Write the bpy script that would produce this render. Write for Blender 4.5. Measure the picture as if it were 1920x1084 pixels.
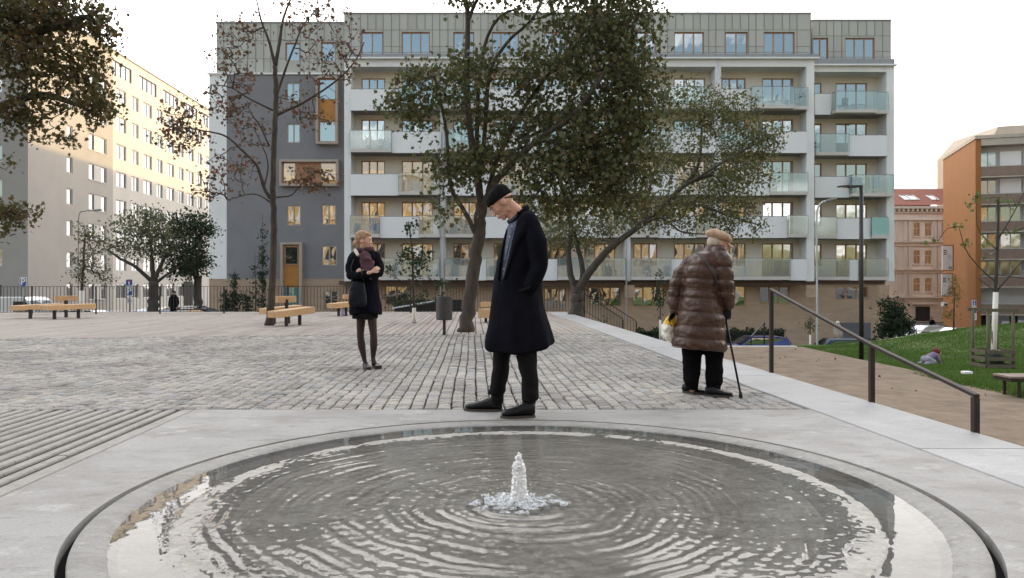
import bpy, bmesh, math, random
import numpy as np
from mathutils import Vector, Matrix, noise
R = math.radians
random.seed(7); rng = np.random.default_rng(7)
scn = bpy.context.scene
for o in list(bpy.data.objects): bpy.data.objects.remove(o)
COL = scn.collection

# ---------------------------------------------------------------- camera
F = 1400.0                       # focal length in photo pixels (photo 1920 wide)
cd = bpy.data.cameras.new('camera'); cam = bpy.data.objects.new('camera', cd); COL.objects.link(cam)
cd.sensor_width = 36; cd.lens = 36*F/1920; cd.shift_y = -8/1920
cd.clip_start = .05; cd.clip_end = 4000
cam.location = (0, 0, 1.0); cam.rotation_euler = (R(90), 0, 0)
scn.camera = cam
# ---------------------------------------------------------------- sky, sun, exposure
SUN_A, SUN_E = R(20), R(8.0)      # azimuth from +X towards +Y, elevation
w = bpy.data.worlds.new('World'); scn.world = w; w.use_nodes = True
nt = w.node_tree; N = nt.nodes; L = nt.links; N.clear()
out = N.new('ShaderNodeOutputWorld'); bg = N.new('ShaderNodeBackground'); L.new(bg.outputs[0], out.inputs[0])
sky = N.new('ShaderNodeTexSky'); sky.sky_type = 'NISHITA'; sky.sun_disc = False
sky.sun_elevation = SUN_E; sky.sun_rotation = R(90)-SUN_A; sky.air_density = 1.0; sky.dust_density = 2.5; sky.ozone_density = 1.0
tc = N.new('ShaderNodeTexCoord'); sep = N.new('ShaderNodeSeparateXYZ'); L.new(tc.outputs['Generated'], sep.inputs[0])
# thin high cloud sheet: direction projected on a plane overhead
dv = N.new('ShaderNodeMath'); dv.operation = 'ADD'; dv.inputs[1].default_value = .18; L.new(sep.outputs[2], dv.inputs[0])
vd = N.new('ShaderNodeVectorMath'); vd.operation = 'DIVIDE'; L.new(tc.outputs['Generated'], vd.inputs[0])
cb = N.new('ShaderNodeCombineXYZ')
for k in range(3): L.new(dv.outputs[0], cb.inputs[k])
L.new(cb.outputs[0], vd.inputs[1])
nz = N.new('ShaderNodeTexNoise'); nz.inputs['Scale'].default_value = 1.6; nz.inputs['Detail'].default_value = 7; nz.inputs['Roughness'].default_value = .58
L.new(vd.outputs[0], nz.inputs['Vector'])
# more cloud towards the view direction (+Y) and the horizon
ma = N.new('ShaderNodeMath'); ma.operation = 'MULTIPLY_ADD'; ma.inputs[1].default_value = .16; L.new(sep.outputs[1], ma.inputs[0]); L.new(nz.outputs[0], ma.inputs[2])
mr = N.new('ShaderNodeMapRange'); mr.inputs[1].default_value = .40; mr.inputs[2].default_value = .60; L.new(ma.outputs[0], mr.inputs[0])
mx = N.new('ShaderNodeMix'); mx.data_type = 'RGBA'; L.new(mr.outputs[0], mx.inputs[0]); L.new(sky.outputs[0], mx.inputs[6])
mx.inputs[7].default_value = (8.5, 8.12, 7.85, 1)
mm = N.new('ShaderNodeMath'); mm.operation = 'MULTIPLY'; mm.inputs[1].default_value = .9; L.new(mr.outputs[0], mm.inputs[0]); L.new(mm.outputs[0], mx.inputs[0])
L.new(mx.outputs[2], bg.inputs[0]); bg.inputs[1].default_value = .15
sd = bpy.data.lights.new('sun', 'SUN'); sun = bpy.data.objects.new('sun', sd); COL.objects.link(sun)
sd.energy = 2.0; sd.angle = R(.6); sd.color = (.52, .36, .145)
sdir = Vector((math.cos(SUN_A)*math.cos(SUN_E), math.sin(SUN_A)*math.cos(SUN_E), math.sin(SUN_E)))
sun.rotation_euler = sdir.to_track_quat('Z', 'Y').to_euler(); sun.location = (60, 20, 40)
scn.view_settings.view_transform = 'Standard'; scn.view_settings.look = 'None'; scn.view_settings.gamma = 1
scn.view_settings.exposure = 1.62
scn.render.engine = 'CYCLES'
scn.cycles.max_bounces = 8; scn.cycles.transparent_max_bounces = 12; scn.cycles.caustics_reflective = False; scn.cycles.caustics_refractive = False

# ---------------------------------------------------------------- helpers
def P(px, py, y):                 # photo pixel + distance -> world point
    return Vector(((px-960)/F*y, y, 1-(py-534)/F*y))
OFF = {}
class _V: pass
def verts(me):                    # iterate over vertices with fixed normals, writing positions back at the end
    n = len(me.vertices); co = np.empty(n*3, np.float32); me.vertices.foreach_get('co', co); nr = np.empty(n*3, np.float32); me.vertex_normals.foreach_get('vector', nr)
    co = co.reshape(-1, 3); nr = nr.reshape(-1, 3); v = _V()
    for i in range(n):
        v.co = Vector(co[i]); v.normal = Vector(nr[i]); yield v
        co[i] = v.co
    me.vertices.foreach_set('co', co.reshape(-1)); me.update()
def wdg(sc_):                     # dependency graph of a small workshop scene (fast evaluation)
    with bpy.context.temp_override(scene=sc_, view_layer=sc_.view_layers[0]): return bpy.context.evaluated_depsgraph_get()
def thing(name, label, cat, loc=(0, 0, 0), group=None):
    o = bpy.data.objects.new(name, None); COL.objects.link(o); o.empty_display_size = .2
    o.location = loc; OFF[o.name] = Vector(loc); o['label'] = label; o['category'] = cat
    if group: o['group'] = group
    return o
def tag(o, label=None, cat=None, group=None, kind=None):
    if label: o['label'] = label
    if cat: o['category'] = cat
    if group: o['group'] = group
    if kind: o['kind'] = kind
    return o
def link(name, me, parent=None, at=None):
    o = bpy.data.objects.new(name, me); COL.objects.link(o)
    if parent is not None:
        o.parent = parent; OFF[o.name] = OFF[parent.name]; off = OFF[parent.name]
    else:
        off = Vector(at) if at is not None else Vector((0, 0, 0)); o.location = off; OFF[o.name] = off
    if off.length > 0: me.transform(Matrix.Translation(-off))
    return o
def dup(root, loc=None, rotz=None, label=None, group=None, mats=None):
    def cp(o, par):
        c = o.copy(); COL.objects.link(c); c.parent = par
        if mats:
            for s, sl in zip(o.material_slots, c.material_slots):
                if s.material and s.material.name in mats:
                    sl.link = 'OBJECT'; sl.material = mats[s.material.name]
        for ch in list(o.children): cp(ch, c)
        return c
    r = cp(root, None)
    if loc is not None: r.location = loc
    if rotz is not None: r.rotation_euler = (0, 0, rotz)
    if label: r['label'] = label
    if group: r['group'] = group
    return r
class MB:
    def __init__(s): s.v = []; s.f = []; s.m = []
    def add(s, vs, fs, m=0):
        b = len(s.v); s.v += [tuple(q) for q in vs]; s.f += [tuple(b+i for i in f) for f in fs]; s.m += [m]*len(fs); return s
    def box(s, x0, x1, y0, y1, z0, z1, m=0):
        return s.add([(x0,y0,z0),(x1,y0,z0),(x1,y1,z0),(x0,y1,z0),(x0,y0,z1),(x1,y0,z1),(x1,y1,z1),(x0,y1,z1)],
                     [(0,3,2,1),(4,5,6,7),(0,1,5,4),(1,2,6,5),(2,3,7,6),(3,0,4,7)], m)
    def obox(s, c, ax, ay, az, m=0):   # centre and three half axes
        c = Vector(c); ax, ay, az = Vector(ax), Vector(ay), Vector(az)
        vs = [c+i*ax+j*ay+k*az for k in (-1,1) for i, j in ((-1,-1),(1,-1),(1,1),(-1,1))]
        return s.add(vs, [(0,3,2,1),(4,5,6,7),(0,1,5,4),(1,2,6,5),(2,3,7,6),(3,0,4,7)], m)
    def bar(s, a, b, w, h, m=0, up=(0,0,1)):
        a, b = Vector(a), Vector(b); d = b-a; u = Vector(up); side = d.cross(u)
        if side.length < 1e-6: side = d.cross(Vector((1,0,0)))
        side.normalize(); u = side.cross(d).normalized()
        return s.obox((a+b)/2, d/2, side*w/2, u*h/2, m)
    def quad(s, a, b, c, d, m=0): return s.add([a,b,c,d], [(0,1,2,3)], m)
    def tube(s, pts, rad, n=8, m=0, cap=True):
        pts = [Vector(p) for p in pts]; K = len(pts)
        if not hasattr(rad, '__len__'): rad = [rad]*K
        vs = []; ref = Vector((0, 1, 0))
        for i, p in enumerate(pts):
            d = (pts[min(i+1, K-1)]-pts[max(i-1, 0)])
            if d.length < 1e-9: d = Vector((0,0,1))
            d.normalize()
            if abs(d.dot(ref)) > .95: ref = Vector((1, 0, 0)) if abs(d.x) < .9 else Vector((0, 0, 1))
            u = d.cross(ref).normalized(); v = d.cross(u).normalized(); ref = -(v if False else v.cross(d).cross(d)) if False else ref
            for k in range(n):
                t = 2*math.pi*k/n; vs.append(p+(u*math.cos(t)+v*math.sin(t))*rad[i])
        fs = [(i*n+k, i*n+(k+1)%n, (i+1)*n+(k+1)%n, (i+1)*n+k) for i in range(K-1) for k in range(n)]
        if cap: fs += [tuple(range(n-1, -1, -1)), tuple((K-1)*n+k for k in range(n))]
        return s.add(vs, fs, m)
    def cyl(s, x, y, z0, z1, r0, r1=None, n=16, m=0):
        return s.tube([(x,y,z0),(x,y,z1)], [r0, r0 if r1 is None else r1], n, m)
    def lathe(s, c, prof, n=24, m=0):
        vs = []; K = len(prof)
        for r, z in prof:
            for k in range(n):
                t = 2*math.pi*k/n; vs.append((c[0]+r*math.cos(t), c[1]+r*math.sin(t), c[2]+z))
        fs = [(i*n+k, i*n+(k+1)%n, (i+1)*n+(k+1)%n, (i+1)*n+k) for i in range(K-1) for k in range(n)]
        return s.add(vs, fs+[tuple(range(n-1,-1,-1)), tuple((K-1)*n+k for k in range(n))], m)
    def loft(s, rings, m=0, cap=True):     # list of equal-length point rings
        n = len(rings[0]); vs = [p for r in rings for p in r]; K = len(rings)
        fs = [(i*n+k, i*n+(k+1)%n, (i+1)*n+(k+1)%n, (i+1)*n+k) for i in range(K-1) for k in range(n)]
        if cap: fs += [tuple(range(n-1, -1, -1)), tuple((K-1)*n+k for k in range(n))]
        return s.add(vs, fs, m)
    def prism(s, poly, y0, y1, m=0):       # polygon in x,z extruded along y
        n = len(poly); vs = [(x, y0, z) for x, z in poly]+[(x, y1, z) for x, z in poly]
        return s.add(vs, [tuple(range(n)), tuple(range(2*n-1, n-1, -1))]+[(i, i+n, (i+1) % n+n, (i+1) % n) for i in range(n)], m)
    def ball(s, c, r, n=12, m=0):
        if not hasattr(r, '__len__'): r = (r, r, r)
        k = n//2; rings = []
        for i in range(1, k):
            t = math.pi*i/k-math.pi/2
            rings.append([(c[0]+r[0]*math.cos(t)*math.cos(2*math.pi*j/n), c[1]+r[1]*math.cos(t)*math.sin(2*math.pi*j/n), c[2]+r[2]*math.sin(t)) for j in range(n)])
        b = len(s.v); s.loft(rings, m, cap=False)
        s.v += [(c[0], c[1], c[2]-r[2]), (c[0], c[1], c[2]+r[2])]; lo, hi = len(s.v)-2, len(s.v)-1; q = b+(k-2)*n
        for j in range(n): s.f += [(b+(j+1) % n, b+j, lo), (q+j, q+(j+1) % n, hi)]; s.m += [m, m]
        return s
    def rot(s, ang, c, start=0):          # rotate verts from index start about vertical axis through c
        ca, sa = math.cos(ang), math.sin(ang)
        for i in range(start, len(s.v)):
            x, y, z = s.v[i]; dx, dy = x-c[0], y-c[1]; s.v[i] = (c[0]+dx*ca-dy*sa, c[1]+dx*sa+dy*ca, z)
        return s
    def mesh(s, name, mats, smooth=False):
        me = bpy.data.meshes.new(name); me.from_pydata(s.v, [], s.f)
        for m in (mats if isinstance(mats, (list, tuple)) else [mats]): me.materials.append(m)
        me.polygons.foreach_set('material_index', s.m)
        if smooth: me.polygons.foreach_set('use_smooth', [True]*len(s.f))
        me.update(); return me
    def build(s, name, mats, parent=None, smooth=False, at=None, bevel=0):
        me = s.mesh(name, mats, smooth)
        bm = bmesh.new(); bm.from_mesh(me); bmesh.ops.recalc_face_normals(bm, faces=bm.faces)
        if bevel: bmesh.ops.bevel(bm, geom=list(bm.edges), offset=bevel, segments=1, affect='EDGES', clamp_overlap=True)
        bm.to_mesh(me); bm.free()
        return link(name, me, parent, at)

# ---------------------------------------------------------------- materials
def c3(c): return (c[0], c[1], c[2], 1)
def mat(name, col, rough=.8, var=.12, vs=3.0, bump=0, bs=40, metal=0, spec=.5, col2=None, rnd=0, stretch=None, coat=0, trans=0, detail=5):
    m = bpy.data.materials.new(name); m.use_nodes = True; nt = m.node_tree; N = nt.nodes; L = nt.links
    b = N['Principled BSDF']; b.inputs['Roughness'].default_value = rough; b.inputs['Metallic'].default_value = metal
    b.inputs['Specular IOR Level'].default_value = spec
    if coat: b.inputs['Coat Weight'].default_value = coat; b.inputs['Coat Roughness'].default_value = .05
    tc = N.new('ShaderNodeTexCoord'); src = tc.outputs['Object']
    if stretch:
        mp = N.new('ShaderNodeMapping'); mp.inputs['Scale'].default_value = stretch; L.new(src, mp.inputs[0]); src = mp.outputs[0]
    n = N.new('ShaderNodeTexNoise'); n.inputs['Scale'].default_value = vs; n.inputs['Detail'].default_value = detail; n.inputs['Roughness'].default_value = .6
    L.new(src, n.inputs['Vector'])
    mr = N.new('ShaderNodeMapRange'); mr.inputs[1].default_value = .3; mr.inputs[2].default_value = .7; L.new(n.outputs[0], mr.inputs[0])
    mx = N.new('ShaderNodeMix'); mx.data_type = 'RGBA'; L.new(mr.outputs[0], mx.inputs[0])
    if col2 is None:
        mx.inputs[6].default_value = c3([x*(1-var) for x in col]); mx.inputs[7].default_value = c3([min(1, x*(1+var)) for x in col])
    else: mx.inputs[6].default_value = c3(col); mx.inputs[7].default_value = c3(col2)
    res = mx.outputs[2]
    if rnd:
        g = N.new('ShaderNodeNewGeometry'); r2 = N.new('ShaderNodeMapRange'); L.new(g.outputs['Random Per Island'], r2.inputs[0])
        r2.inputs[3].default_value = 1-rnd; r2.inputs[4].default_value = 1+rnd
        mu = N.new('ShaderNodeMix'); mu.data_type = 'RGBA'; mu.blend_type = 'MULTIPLY'; mu.inputs[0].default_value = 1
        L.new(res, mu.inputs[6]); L.new(r2.outputs[0], mu.inputs[7]); res = mu.outputs[2]
    L.new(res, b.inputs['Base Color'])
    if bump:
        n2 = N.new('ShaderNodeTexNoise'); n2.inputs['Scale'].default_value = bs; n2.inputs['Detail'].default_value = 6; L.new(src, n2.inputs['Vector'])
        bp = N.new('ShaderNodeBump'); bp.inputs['Strength'].default_value = bump; bp.inputs['Distance'].default_value = .02
        L.new(n2.outputs[0], bp.inputs['Height']); L.new(bp.outputs[0], b.inputs['Normal'])
    return m
def ramp_mat(name, stops, rough=.8, scale=1, source='island', trans=0, bump=0, bs=20, spec=.3):
    m = bpy.data.materials.new(name); m.use_nodes = True; nt = m.node_tree; N = nt.nodes; L = nt.links
    b = N['Principled BSDF']; b.inputs['Roughness'].default_value = rough; b.inputs['Specular IOR Level'].default_value = spec
    r = N.new('ShaderNodeValToRGB'); el = r.color_ramp.elements
    while len(el) < len(stops): el.new(.5)
    for e, (p, c) in zip(el, stops): e.position = p; e.color = c3(c)
    if source == 'island':
        g = N.new('ShaderNodeNewGeometry'); L.new(g.outputs['Random Per Island'], r.inputs[0])
    else:
        tc = N.new('ShaderNodeTexCoord'); n = N.new('ShaderNodeTexNoise'); n.inputs['Scale'].default_value = scale; n.inputs['Detail'].default_value = 6
        L.new(tc.outputs['Object'], n.inputs['Vector']); L.new(n.outputs[0], r.inputs[0])
    L.new(r.outputs[0], b.inputs['Base Color'])
    if trans:
        t = N.new('ShaderNodeBsdfTranslucent'); L.new(r.outputs[0], t.inputs[0]); s = N.new('ShaderNodeMixShader'); s.inputs[0].default_value = trans
        L.new(b.outputs[0], s.inputs[1]); L.new(t.outputs[0], s.inputs[2]); L.new(s.outputs[0], N['Material Output'].inputs[0])
    return m
def glassy(name, refl=.4, back=(.03,.035,.04), rough=.02, tint=(1,1,1), wav=.15, ws=.8):
    """window pane: reflecting layer over a dark room / curtain tone"""
    m = bpy.data.materials.new(name); m.use_nodes = True; nt = m.node_tree; N = nt.nodes; L = nt.links; N.remove(N['Principled BSDF'])
    o = N['Material Output']; d = N.new('ShaderNodeBsdfDiffuse'); g = N.new('ShaderNodeBsdfGlossy'); g.inputs['Roughness'].default_value = rough; g.inputs[0].default_value = c3(tint)
    tc = N.new('ShaderNodeTexCoord'); n = N.new('ShaderNodeTexNoise'); n.inputs['Scale'].default_value = ws; n.inputs['Detail'].default_value = 1
    L.new(tc.outputs['Object'], n.inputs['Vector'])
    bp = N.new('ShaderNodeBump'); bp.inputs['Strength'].default_value = wav; bp.inputs['Distance'].default_value = .05; L.new(n.outputs[0], bp.inputs['Height']); L.new(bp.outputs[0], g.inputs['Normal'])
    if isinstance(back, list):
        r = N.new('ShaderNodeValToRGB'); el = r.color_ramp.elements; r.color_ramp.interpolation = 'CONSTANT'
        while len(el) < len(back): el.new(.5)
        for e, (p, c) in zip(el, back): e.position = p; e.color = c3(c)
        gg = N.new('ShaderNodeNewGeometry'); L.new(gg.outputs['Random Per Island'], r.inputs[0]); L.new(r.outputs[0], d.inputs[0])
    else: d.inputs[0].default_value = c3(back)
    s = N.new('ShaderNodeMixShader'); s.inputs[0].default_value = refl; L.new(d.outputs[0], s.inputs[1]); L.new(g.outputs[0], s.inputs[2]); L.new(s.outputs[0], o.inputs[0])
    return m
def sheet_glass(name, tint, refl=.18, milky=.25, mcol=None):
    m = bpy.data.materials.new(name); m.use_nodes = True; nt = m.node_tree; N = nt.nodes; L = nt.links; N.remove(N['Principled BSDF'])
    o = N['Material Output']; t = N.new('ShaderNodeBsdfTransparent'); t.inputs[0].default_value = c3(tint)
    d = N.new('ShaderNodeBsdfDiffuse'); d.inputs[0].default_value = c3(mcol or tint); g = N.new('ShaderNodeBsdfGlossy'); g.inputs['Roughness'].default_value = .03
    a = N.new('ShaderNodeMixShader'); a.inputs[0].default_value = milky; L.new(t.outputs[0], a.inputs[1]); L.new(d.outputs[0], a.inputs[2])
    b = N.new('ShaderNodeMixShader'); b.inputs[0].default_value = refl; L.new(a.outputs[0], b.inputs[1]); L.new(g.outputs[0], b.inputs[2]); L.new(b.outputs[0], o.inputs[0])
    return m
M = {}
M['concrete'] = mat('pale_concrete', (.44,.43,.41), .75, .10, 1.3, .12, 60)
M['band'] = mat('white_concrete', (.60,.60,.59), .6, .05, .9, .06, 80)
M['asphalt'] = mat('asphalt', (.055,.055,.058), .9, .2, 2, .2, 80)
M['gravel'] = mat('gravel', (.165,.122,.085), .95, .16, 2.6, .9, 70, col2=(.28,.215,.155), detail=12)
M['dirt'] = mat('earth', (.035,.03,.024), .95, .4, 12, .5, 60)
M['metal_dark'] = mat('dark_bronze_metal', (.040,.032,.028), .6, .15, 5, 0, metal=.1, spec=.2)
M['steel_black'] = mat('black_steel', (.02,.02,.022), .5, .1, 5)
M['white_paint'] = mat('white_paint', (.74,.75,.77), .55, .04, 2)
M['render_white'] = mat('white_render', (.78,.77,.755), .85, .06, .35, .05, 60)
M['render_cream'] = mat('cream_render', (.74,.68,.60), .85, .05, .6, .05, 60)
M['render_grey'] = mat('grey_render', (.215,.208,.218), .85, .10, .5, .05, 60)
M['board_tan'] = mat('tan_fibre_board', (.42,.30,.21), .8, .12, 1.2, .1, 30, stretch=(1, 1, 4))
M['soffit'] = mat('soffit_grey', (.33,.31,.30), .85, .08, .6)
M['timber'] = mat('window_timber', (.40,.23,.13), .6, .15, 2, stretch=(6,6,1))
M['bench_wood'] = mat('oak_bench_wood', (.52,.33,.17), .6, .18, 2.5, .15, 20, stretch=(3,10,10))
M['bark'] = mat('dark_bark', (.062,.050,.041), .95, .35, 9, .9, 22, stretch=(1,1,.35))
M['bark_grey'] = mat('greyish_bark', (.062,.054,.046), .95, .3, 9, .8, 22, stretch=(1,1,.35))
M['whitewash'] = mat('whitewashed_bark', (.72,.70,.64), .8, .08, 6, .3, 30)
# ================================================================ GROUND
K = .0523
def W(u, t, z=0): return Vector((u-K*t, t, z))            # plaza axes: u across, t along
def grid(name, fx, m, parent=None, kind=None, smooth=True):
    vs, nx, ny = fx; me = bpy.data.meshes.new(name)
    fs = [(j*nx+i, j*nx+i+1, (j+1)*nx+i+1, (j+1)*nx+i) for j in range(ny-1) for i in range(nx-1)]
    me.from_pydata(vs, [], fs); me.materials.append(m)
    if smooth: me.polygons.foreach_set('use_smooth', [True]*len(fs))
    o = link(name, me, parent)
    if kind: o['kind'] = kind
    return o
def streetz(x): return max(-4.0, min(-1.5, -2.75-.038*x))
xs = [-2500,-900,-300,-120,-70,-50,-40,-33,-28,-20,-10,0,10,20,28,36,45,60,90,140,300,900,2500]; ys = [-2500,-600,-200,-80,-40,0,20,28,40,60,80,110,160,260,600,2500]
grid('ground', ([(x, y, streetz(x)-.35) for y in ys for x in xs], len(xs), len(ys)), M['asphalt'], kind='structure')
# street with pavement in front of the building
s = MB(); xs2 = list(range(-60, 61, 4))
for a, b in zip(xs2[:-1], xs2[1:]):
    s.quad((a,37,streetz(a)), (b,37,streetz(b)), (b,47,streetz(b)), (a,47,streetz(a)))
    s.quad((a,47.0,streetz(a)), (b,47.0,streetz(b)), (b,47.0,streetz(b)+.12), (a,47.0,streetz(a)+.12), 1)
    s.quad((a,47,streetz(a)+.12), (b,47,streetz(b)+.12), (b,56,streetz(b)+.12), (a,56,streetz(a)+.12), 1)
tag(s.build('street', [M['asphalt'], M['concrete']]), kind='structure')
s = MB(); s.quad((28,47.2,streetz(28)+.02),(75,47.2,streetz(60)+.02),(75,98,streetz(60)+.02),(28,98,streetz(28)+.02)); tag(s.build('side_street', M['asphalt']), kind='structure')

# ---------------------------------------------------------------- plaza
FC = (.065, 3.6)                                    # fountain centre
U0, U1, T1 = -2.22, 2.705, 5.98
s = MB(); NA = 256; RI = 1.938
def rayrect(th):
    dx, dy = math.cos(th), math.sin(th); best = 1e9
    # edges: u=U0, u=U1 (slanted), t=T1, t=-2.5
    for uu in (U0, U1):
        den = dx+K*dy
        if abs(den) > 1e-9:
            q = (uu-(FC[0]+K*FC[1]))/den
            if q > 0: best = min(best, q)
    for tt in (T1, -2.5):
        if abs(dy) > 1e-9:
            q = (tt-FC[1])/dy
            if q > 0: best = min(best, q)
    return best
ths = sorted([2*math.pi*i/NA for i in range(NA)]+[math.atan2(W(u, t).y-FC[1], W(u, t).x-FC[0]) % (2*math.pi) for u in (U0, U1) for t in (T1, -2.5)])
for i, th in enumerate(ths):
    th2 = ths[(i+1) % len(ths)]
    if abs(th2-th) < 1e-6: continue
    a, b = rayrect(th+1e-7), rayrect(th2-1e-7)
    p = lambda t_, r_, z=0: (FC[0]+math.cos(t_)*r_, FC[1]+math.sin(t_)*r_, z)
    s.quad(p(th, RI), p(th, a), p(th2, b), p(th2, RI))
    s.quad(p(th, RI), p(th2, RI), p(th2, RI, -.09), p(th, RI, -.09))
def stain_concrete(name, base, dark, light, sc=1.2):
    m = mat(name, base, .62, .09, 1.1, .22, 160); nt = m.node_tree; N = nt.nodes; L = nt.links; b = N['Principled BSDF']
    src = b.inputs['Base Color'].links[0].from_socket
    tc = N.new('ShaderNodeTexCoord'); mp = N.new('ShaderNodeMapping'); mp.inputs['Scale'].default_value = (1, 1.6, 1); L.new(tc.outputs['Object'], mp.inputs[0])
    def lay(prev, scale, lo, hi, colr, amt, det=7):
        n = N.new('ShaderNodeTexNoise'); n.inputs['Scale'].default_value = scale; n.inputs['Detail'].default_value = det; n.inputs['Roughness'].default_value = .68; L.new(mp.outputs[0], n.inputs['Vector'])
        r = N.new('ShaderNodeMapRange'); r.inputs[1].default_value = lo; r.inputs[2].default_value = hi; r.inputs[4].default_value = amt; L.new(n.outputs[0], r.inputs[0])
        x = N.new('ShaderNodeMix'); x.data_type = 'RGBA'; L.new(r.outputs[0], x.inputs[0]); L.new(prev, x.inputs[6]); x.inputs[7].default_value = c3(colr); return x.outputs[2], r.outputs[0]
    o, _ = lay(src, .9*sc, .46, .62, dark, .55)
    o, _ = lay(o, 4.5*sc, .55, .64, dark, .55)
    o, _ = lay(o, 2.7*sc, .58, .66, light, .6, 5)
    o, _ = lay(o, 60, .45, .7, [x*.55 for x in base], .5, 3)
    L.new(o, b.inputs['Base Color']); return m
M['surround'] = stain_concrete('stained_concrete', (.315,.312,.305), (.175,.16,.14), (.44,.44,.43))
tag(s.build('fountain_paving', M['surround']), kind='structure')
# sub base below joints
s = MB()
s.quad(W(-40,-3,-.075), W(3.39,-3,-.075), W(3.39,28,-.075), W(-40,28,-.075)); 
s.quad(W(-40,28,-.075), W(3.39,28,-.075), W(3.39,28,-4.2), W(-40,28,-4.2))
tag(s.build('paving_bed', M['dirt']), kind='structure')
# right kerb band, real wall going down
s = MB(); ts = [-3, .9, 4.55, 8.2, 11.9, 15.6, 19.3, 23, 27.4]
for a, b in zip(ts[:-1], ts[1:]):
    a += .004; b -= .004
    r = [[W(2.722,t,z) for t, z in ((a,-4),(b,-4),(b,.002),(a,.002))], [W(3.40,t,z) for t, z in ((a,-4),(b,-4),(b,.002),(a,.002))]]
    s.loft(r)
M['band2'] = stain_concrete('kerb_concrete', (.375,.378,.382), (.28,.277,.27), (.47,.47,.475), .8)
tag(s.build('kerb_band', M['band2'], bevel=.006), kind='structure')
# gravel-filled slotted slab at the left
s = MB(); u = U0-.012
rr = random.Random(3)
first = True
while u > -5.2:
    wd = .062 if not first else .10
    t0 = -3.0
    while t0 < T1:
        t1 = min(T1, t0+rr.uniform(1.8, 2.6)); dz = rr.uniform(-.002,.002)
        x0, x1 = u-wd, u
        rg = []
        for t in (t0+.003, t1-.003):
            rg.append([W(x0,t,-.07), W(x0,t,-.008+dz), W(x0+.006,t,dz), W(x1-.006,t,dz), W(x1,t,-.008+dz), W(x1,t,-.07)])
        s.loft(rg); t0 = t1
    u -= wd+.047; first = False
q = MB(); q.quad(W(-5.35,-3,-.017), W(U0-.02,-3,-.017), W(U0-.02,T1-.01,-.017), W(-5.35,T1-.01,-.017)); tag(q.build('slot_soil', mat('slot_soil', (.022,.02,.014), .95, .5, 14, .6, 60)), kind='structure')
M['strip'] = stain_concrete('strip_concrete', (.30,.29,.27), (.18,.17,.145), (.40,.39,.37), 2)
tag(s.build('slotted_paving', M['strip']), kind='structure')

# granite setts: one real stone each
def bound(u): 
    if u > -1: return 15.2
    return 15.2+max(-1.9, (u+1)*.19)
stv, stf = [], []; rr = random.Random(11)
def stone(cx, cy, hu, ht, z, tu, tt, e=.011):
    b = len(stv)
    c = [(-1,-1),(1,-1),(1,1),(-1,1)]; j = [(rr.uniform(-.004,.004), rr.uniform(-.005,.005)) for _ in c]
    for lvl in range(3):
        for (i, k), (ju, jt) in zip(c, j):
            ins = (0, 0, e)[lvl]; zz = (-.06, z-.009, z)[lvl]
            uu = cx+i*(hu-ins)+ju; t_ = cy+k*(ht-ins)+jt
            if lvl: zz += i*tu+k*tt
            p = W(uu, t_, zz); stv.append((p.x, p.y, p.z))
    for lv in (0, 1):
        for q in range(4): stf.append((b+lv*4+q, b+lv*4+(q+1) % 4, b+lv*4+4+(q+1) % 4, b+lv*4+4+q))
    stf.append((b+8, b+9, b+10, b+11))
u = 2.69; row = 0
while u > -11.8:
    wd = rr.uniform(.094, .112); t = T1+.022+rr.uniform(0, .05); end = bound(u)
    wob = row*.11
    while t < end:
        ln = rr.uniform(.085, .16) 
        if t+ln > end: ln = end-t
        if ln > .03:
            sh = .007*math.sin(t*1.1+wob)+.0025*math.sin(t*5+wob)
            stone(u-wd/2+sh, t+ln/2, wd/2-rr.uniform(.001,.004), ln/2-rr.uniform(.0008,.003), rr.uniform(-.006,.003), rr.uniform(-.003,.003), rr.uniform(-.0025,.0025))
        t += ln
    u -= wd+rr.uniform(.005,.010); row += 1
me = bpy.data.meshes.new('setts'); me.from_pydata(stv, [], stf)
def sett_mat():
    m = ramp_mat('granite_setts', [(0,(.22,.213,.20)),(.3,(.29,.28,.262)),(.6,(.345,.33,.305)),(.8,(.37,.335,.295)),(1,(.285,.287,.295))], .75)
    nt = m.node_tree; N = nt.nodes; L = nt.links; b = N['Principled BSDF']; src = b.inputs['Base Color'].links[0].from_socket
    tc = N.new('ShaderNodeTexCoord'); n = N.new('ShaderNodeTexNoise'); n.inputs['Scale'].default_value = 55; n.inputs['Detail'].default_value = 4; L.new(tc.outputs['Object'], n.inputs[0])
    n3 = N.new('ShaderNodeTexNoise'); n3.inputs['Scale'].default_value = .8; n3.inputs['Detail'].default_value = 4; L.new(tc.outputs['Object'], n3.inputs[0])
    ad = N.new('ShaderNodeMath'); ad.operation = 'ADD'; L.new(n.outputs[0], ad.inputs[0]); L.new(n3.outputs[0], ad.inputs[1])
    r = N.new('ShaderNodeMapRange'); r.inputs[1].default_value = .75; r.inputs[2].default_value = 1.25; r.inputs[3].default_value = .66; r.inputs[4].default_value = 1.25; L.new(ad.outputs[0], r.inputs[0])
    x = N.new('ShaderNodeMix'); x.data_type = 'RGBA'; x.blend_type = 'MULTIPLY'; x.inputs[0].default_value = 1; L.new(src, x.inputs[6]); L.new(r.outputs[0], x.inputs[7]); L.new(x.outputs[2], b.inputs['Base Color'])
    bp = N.new('ShaderNodeBump'); bp.inputs['Strength'].default_value = .5; bp.inputs['Distance'].default_value = .01; L.new(n.outputs[0], bp.inputs['Height']); L.new(bp.outputs[0], b.inputs['Normal'])
    return m
me.materials.append(sett_mat()); tag(link('cobblestones', me), kind='structure')
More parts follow.
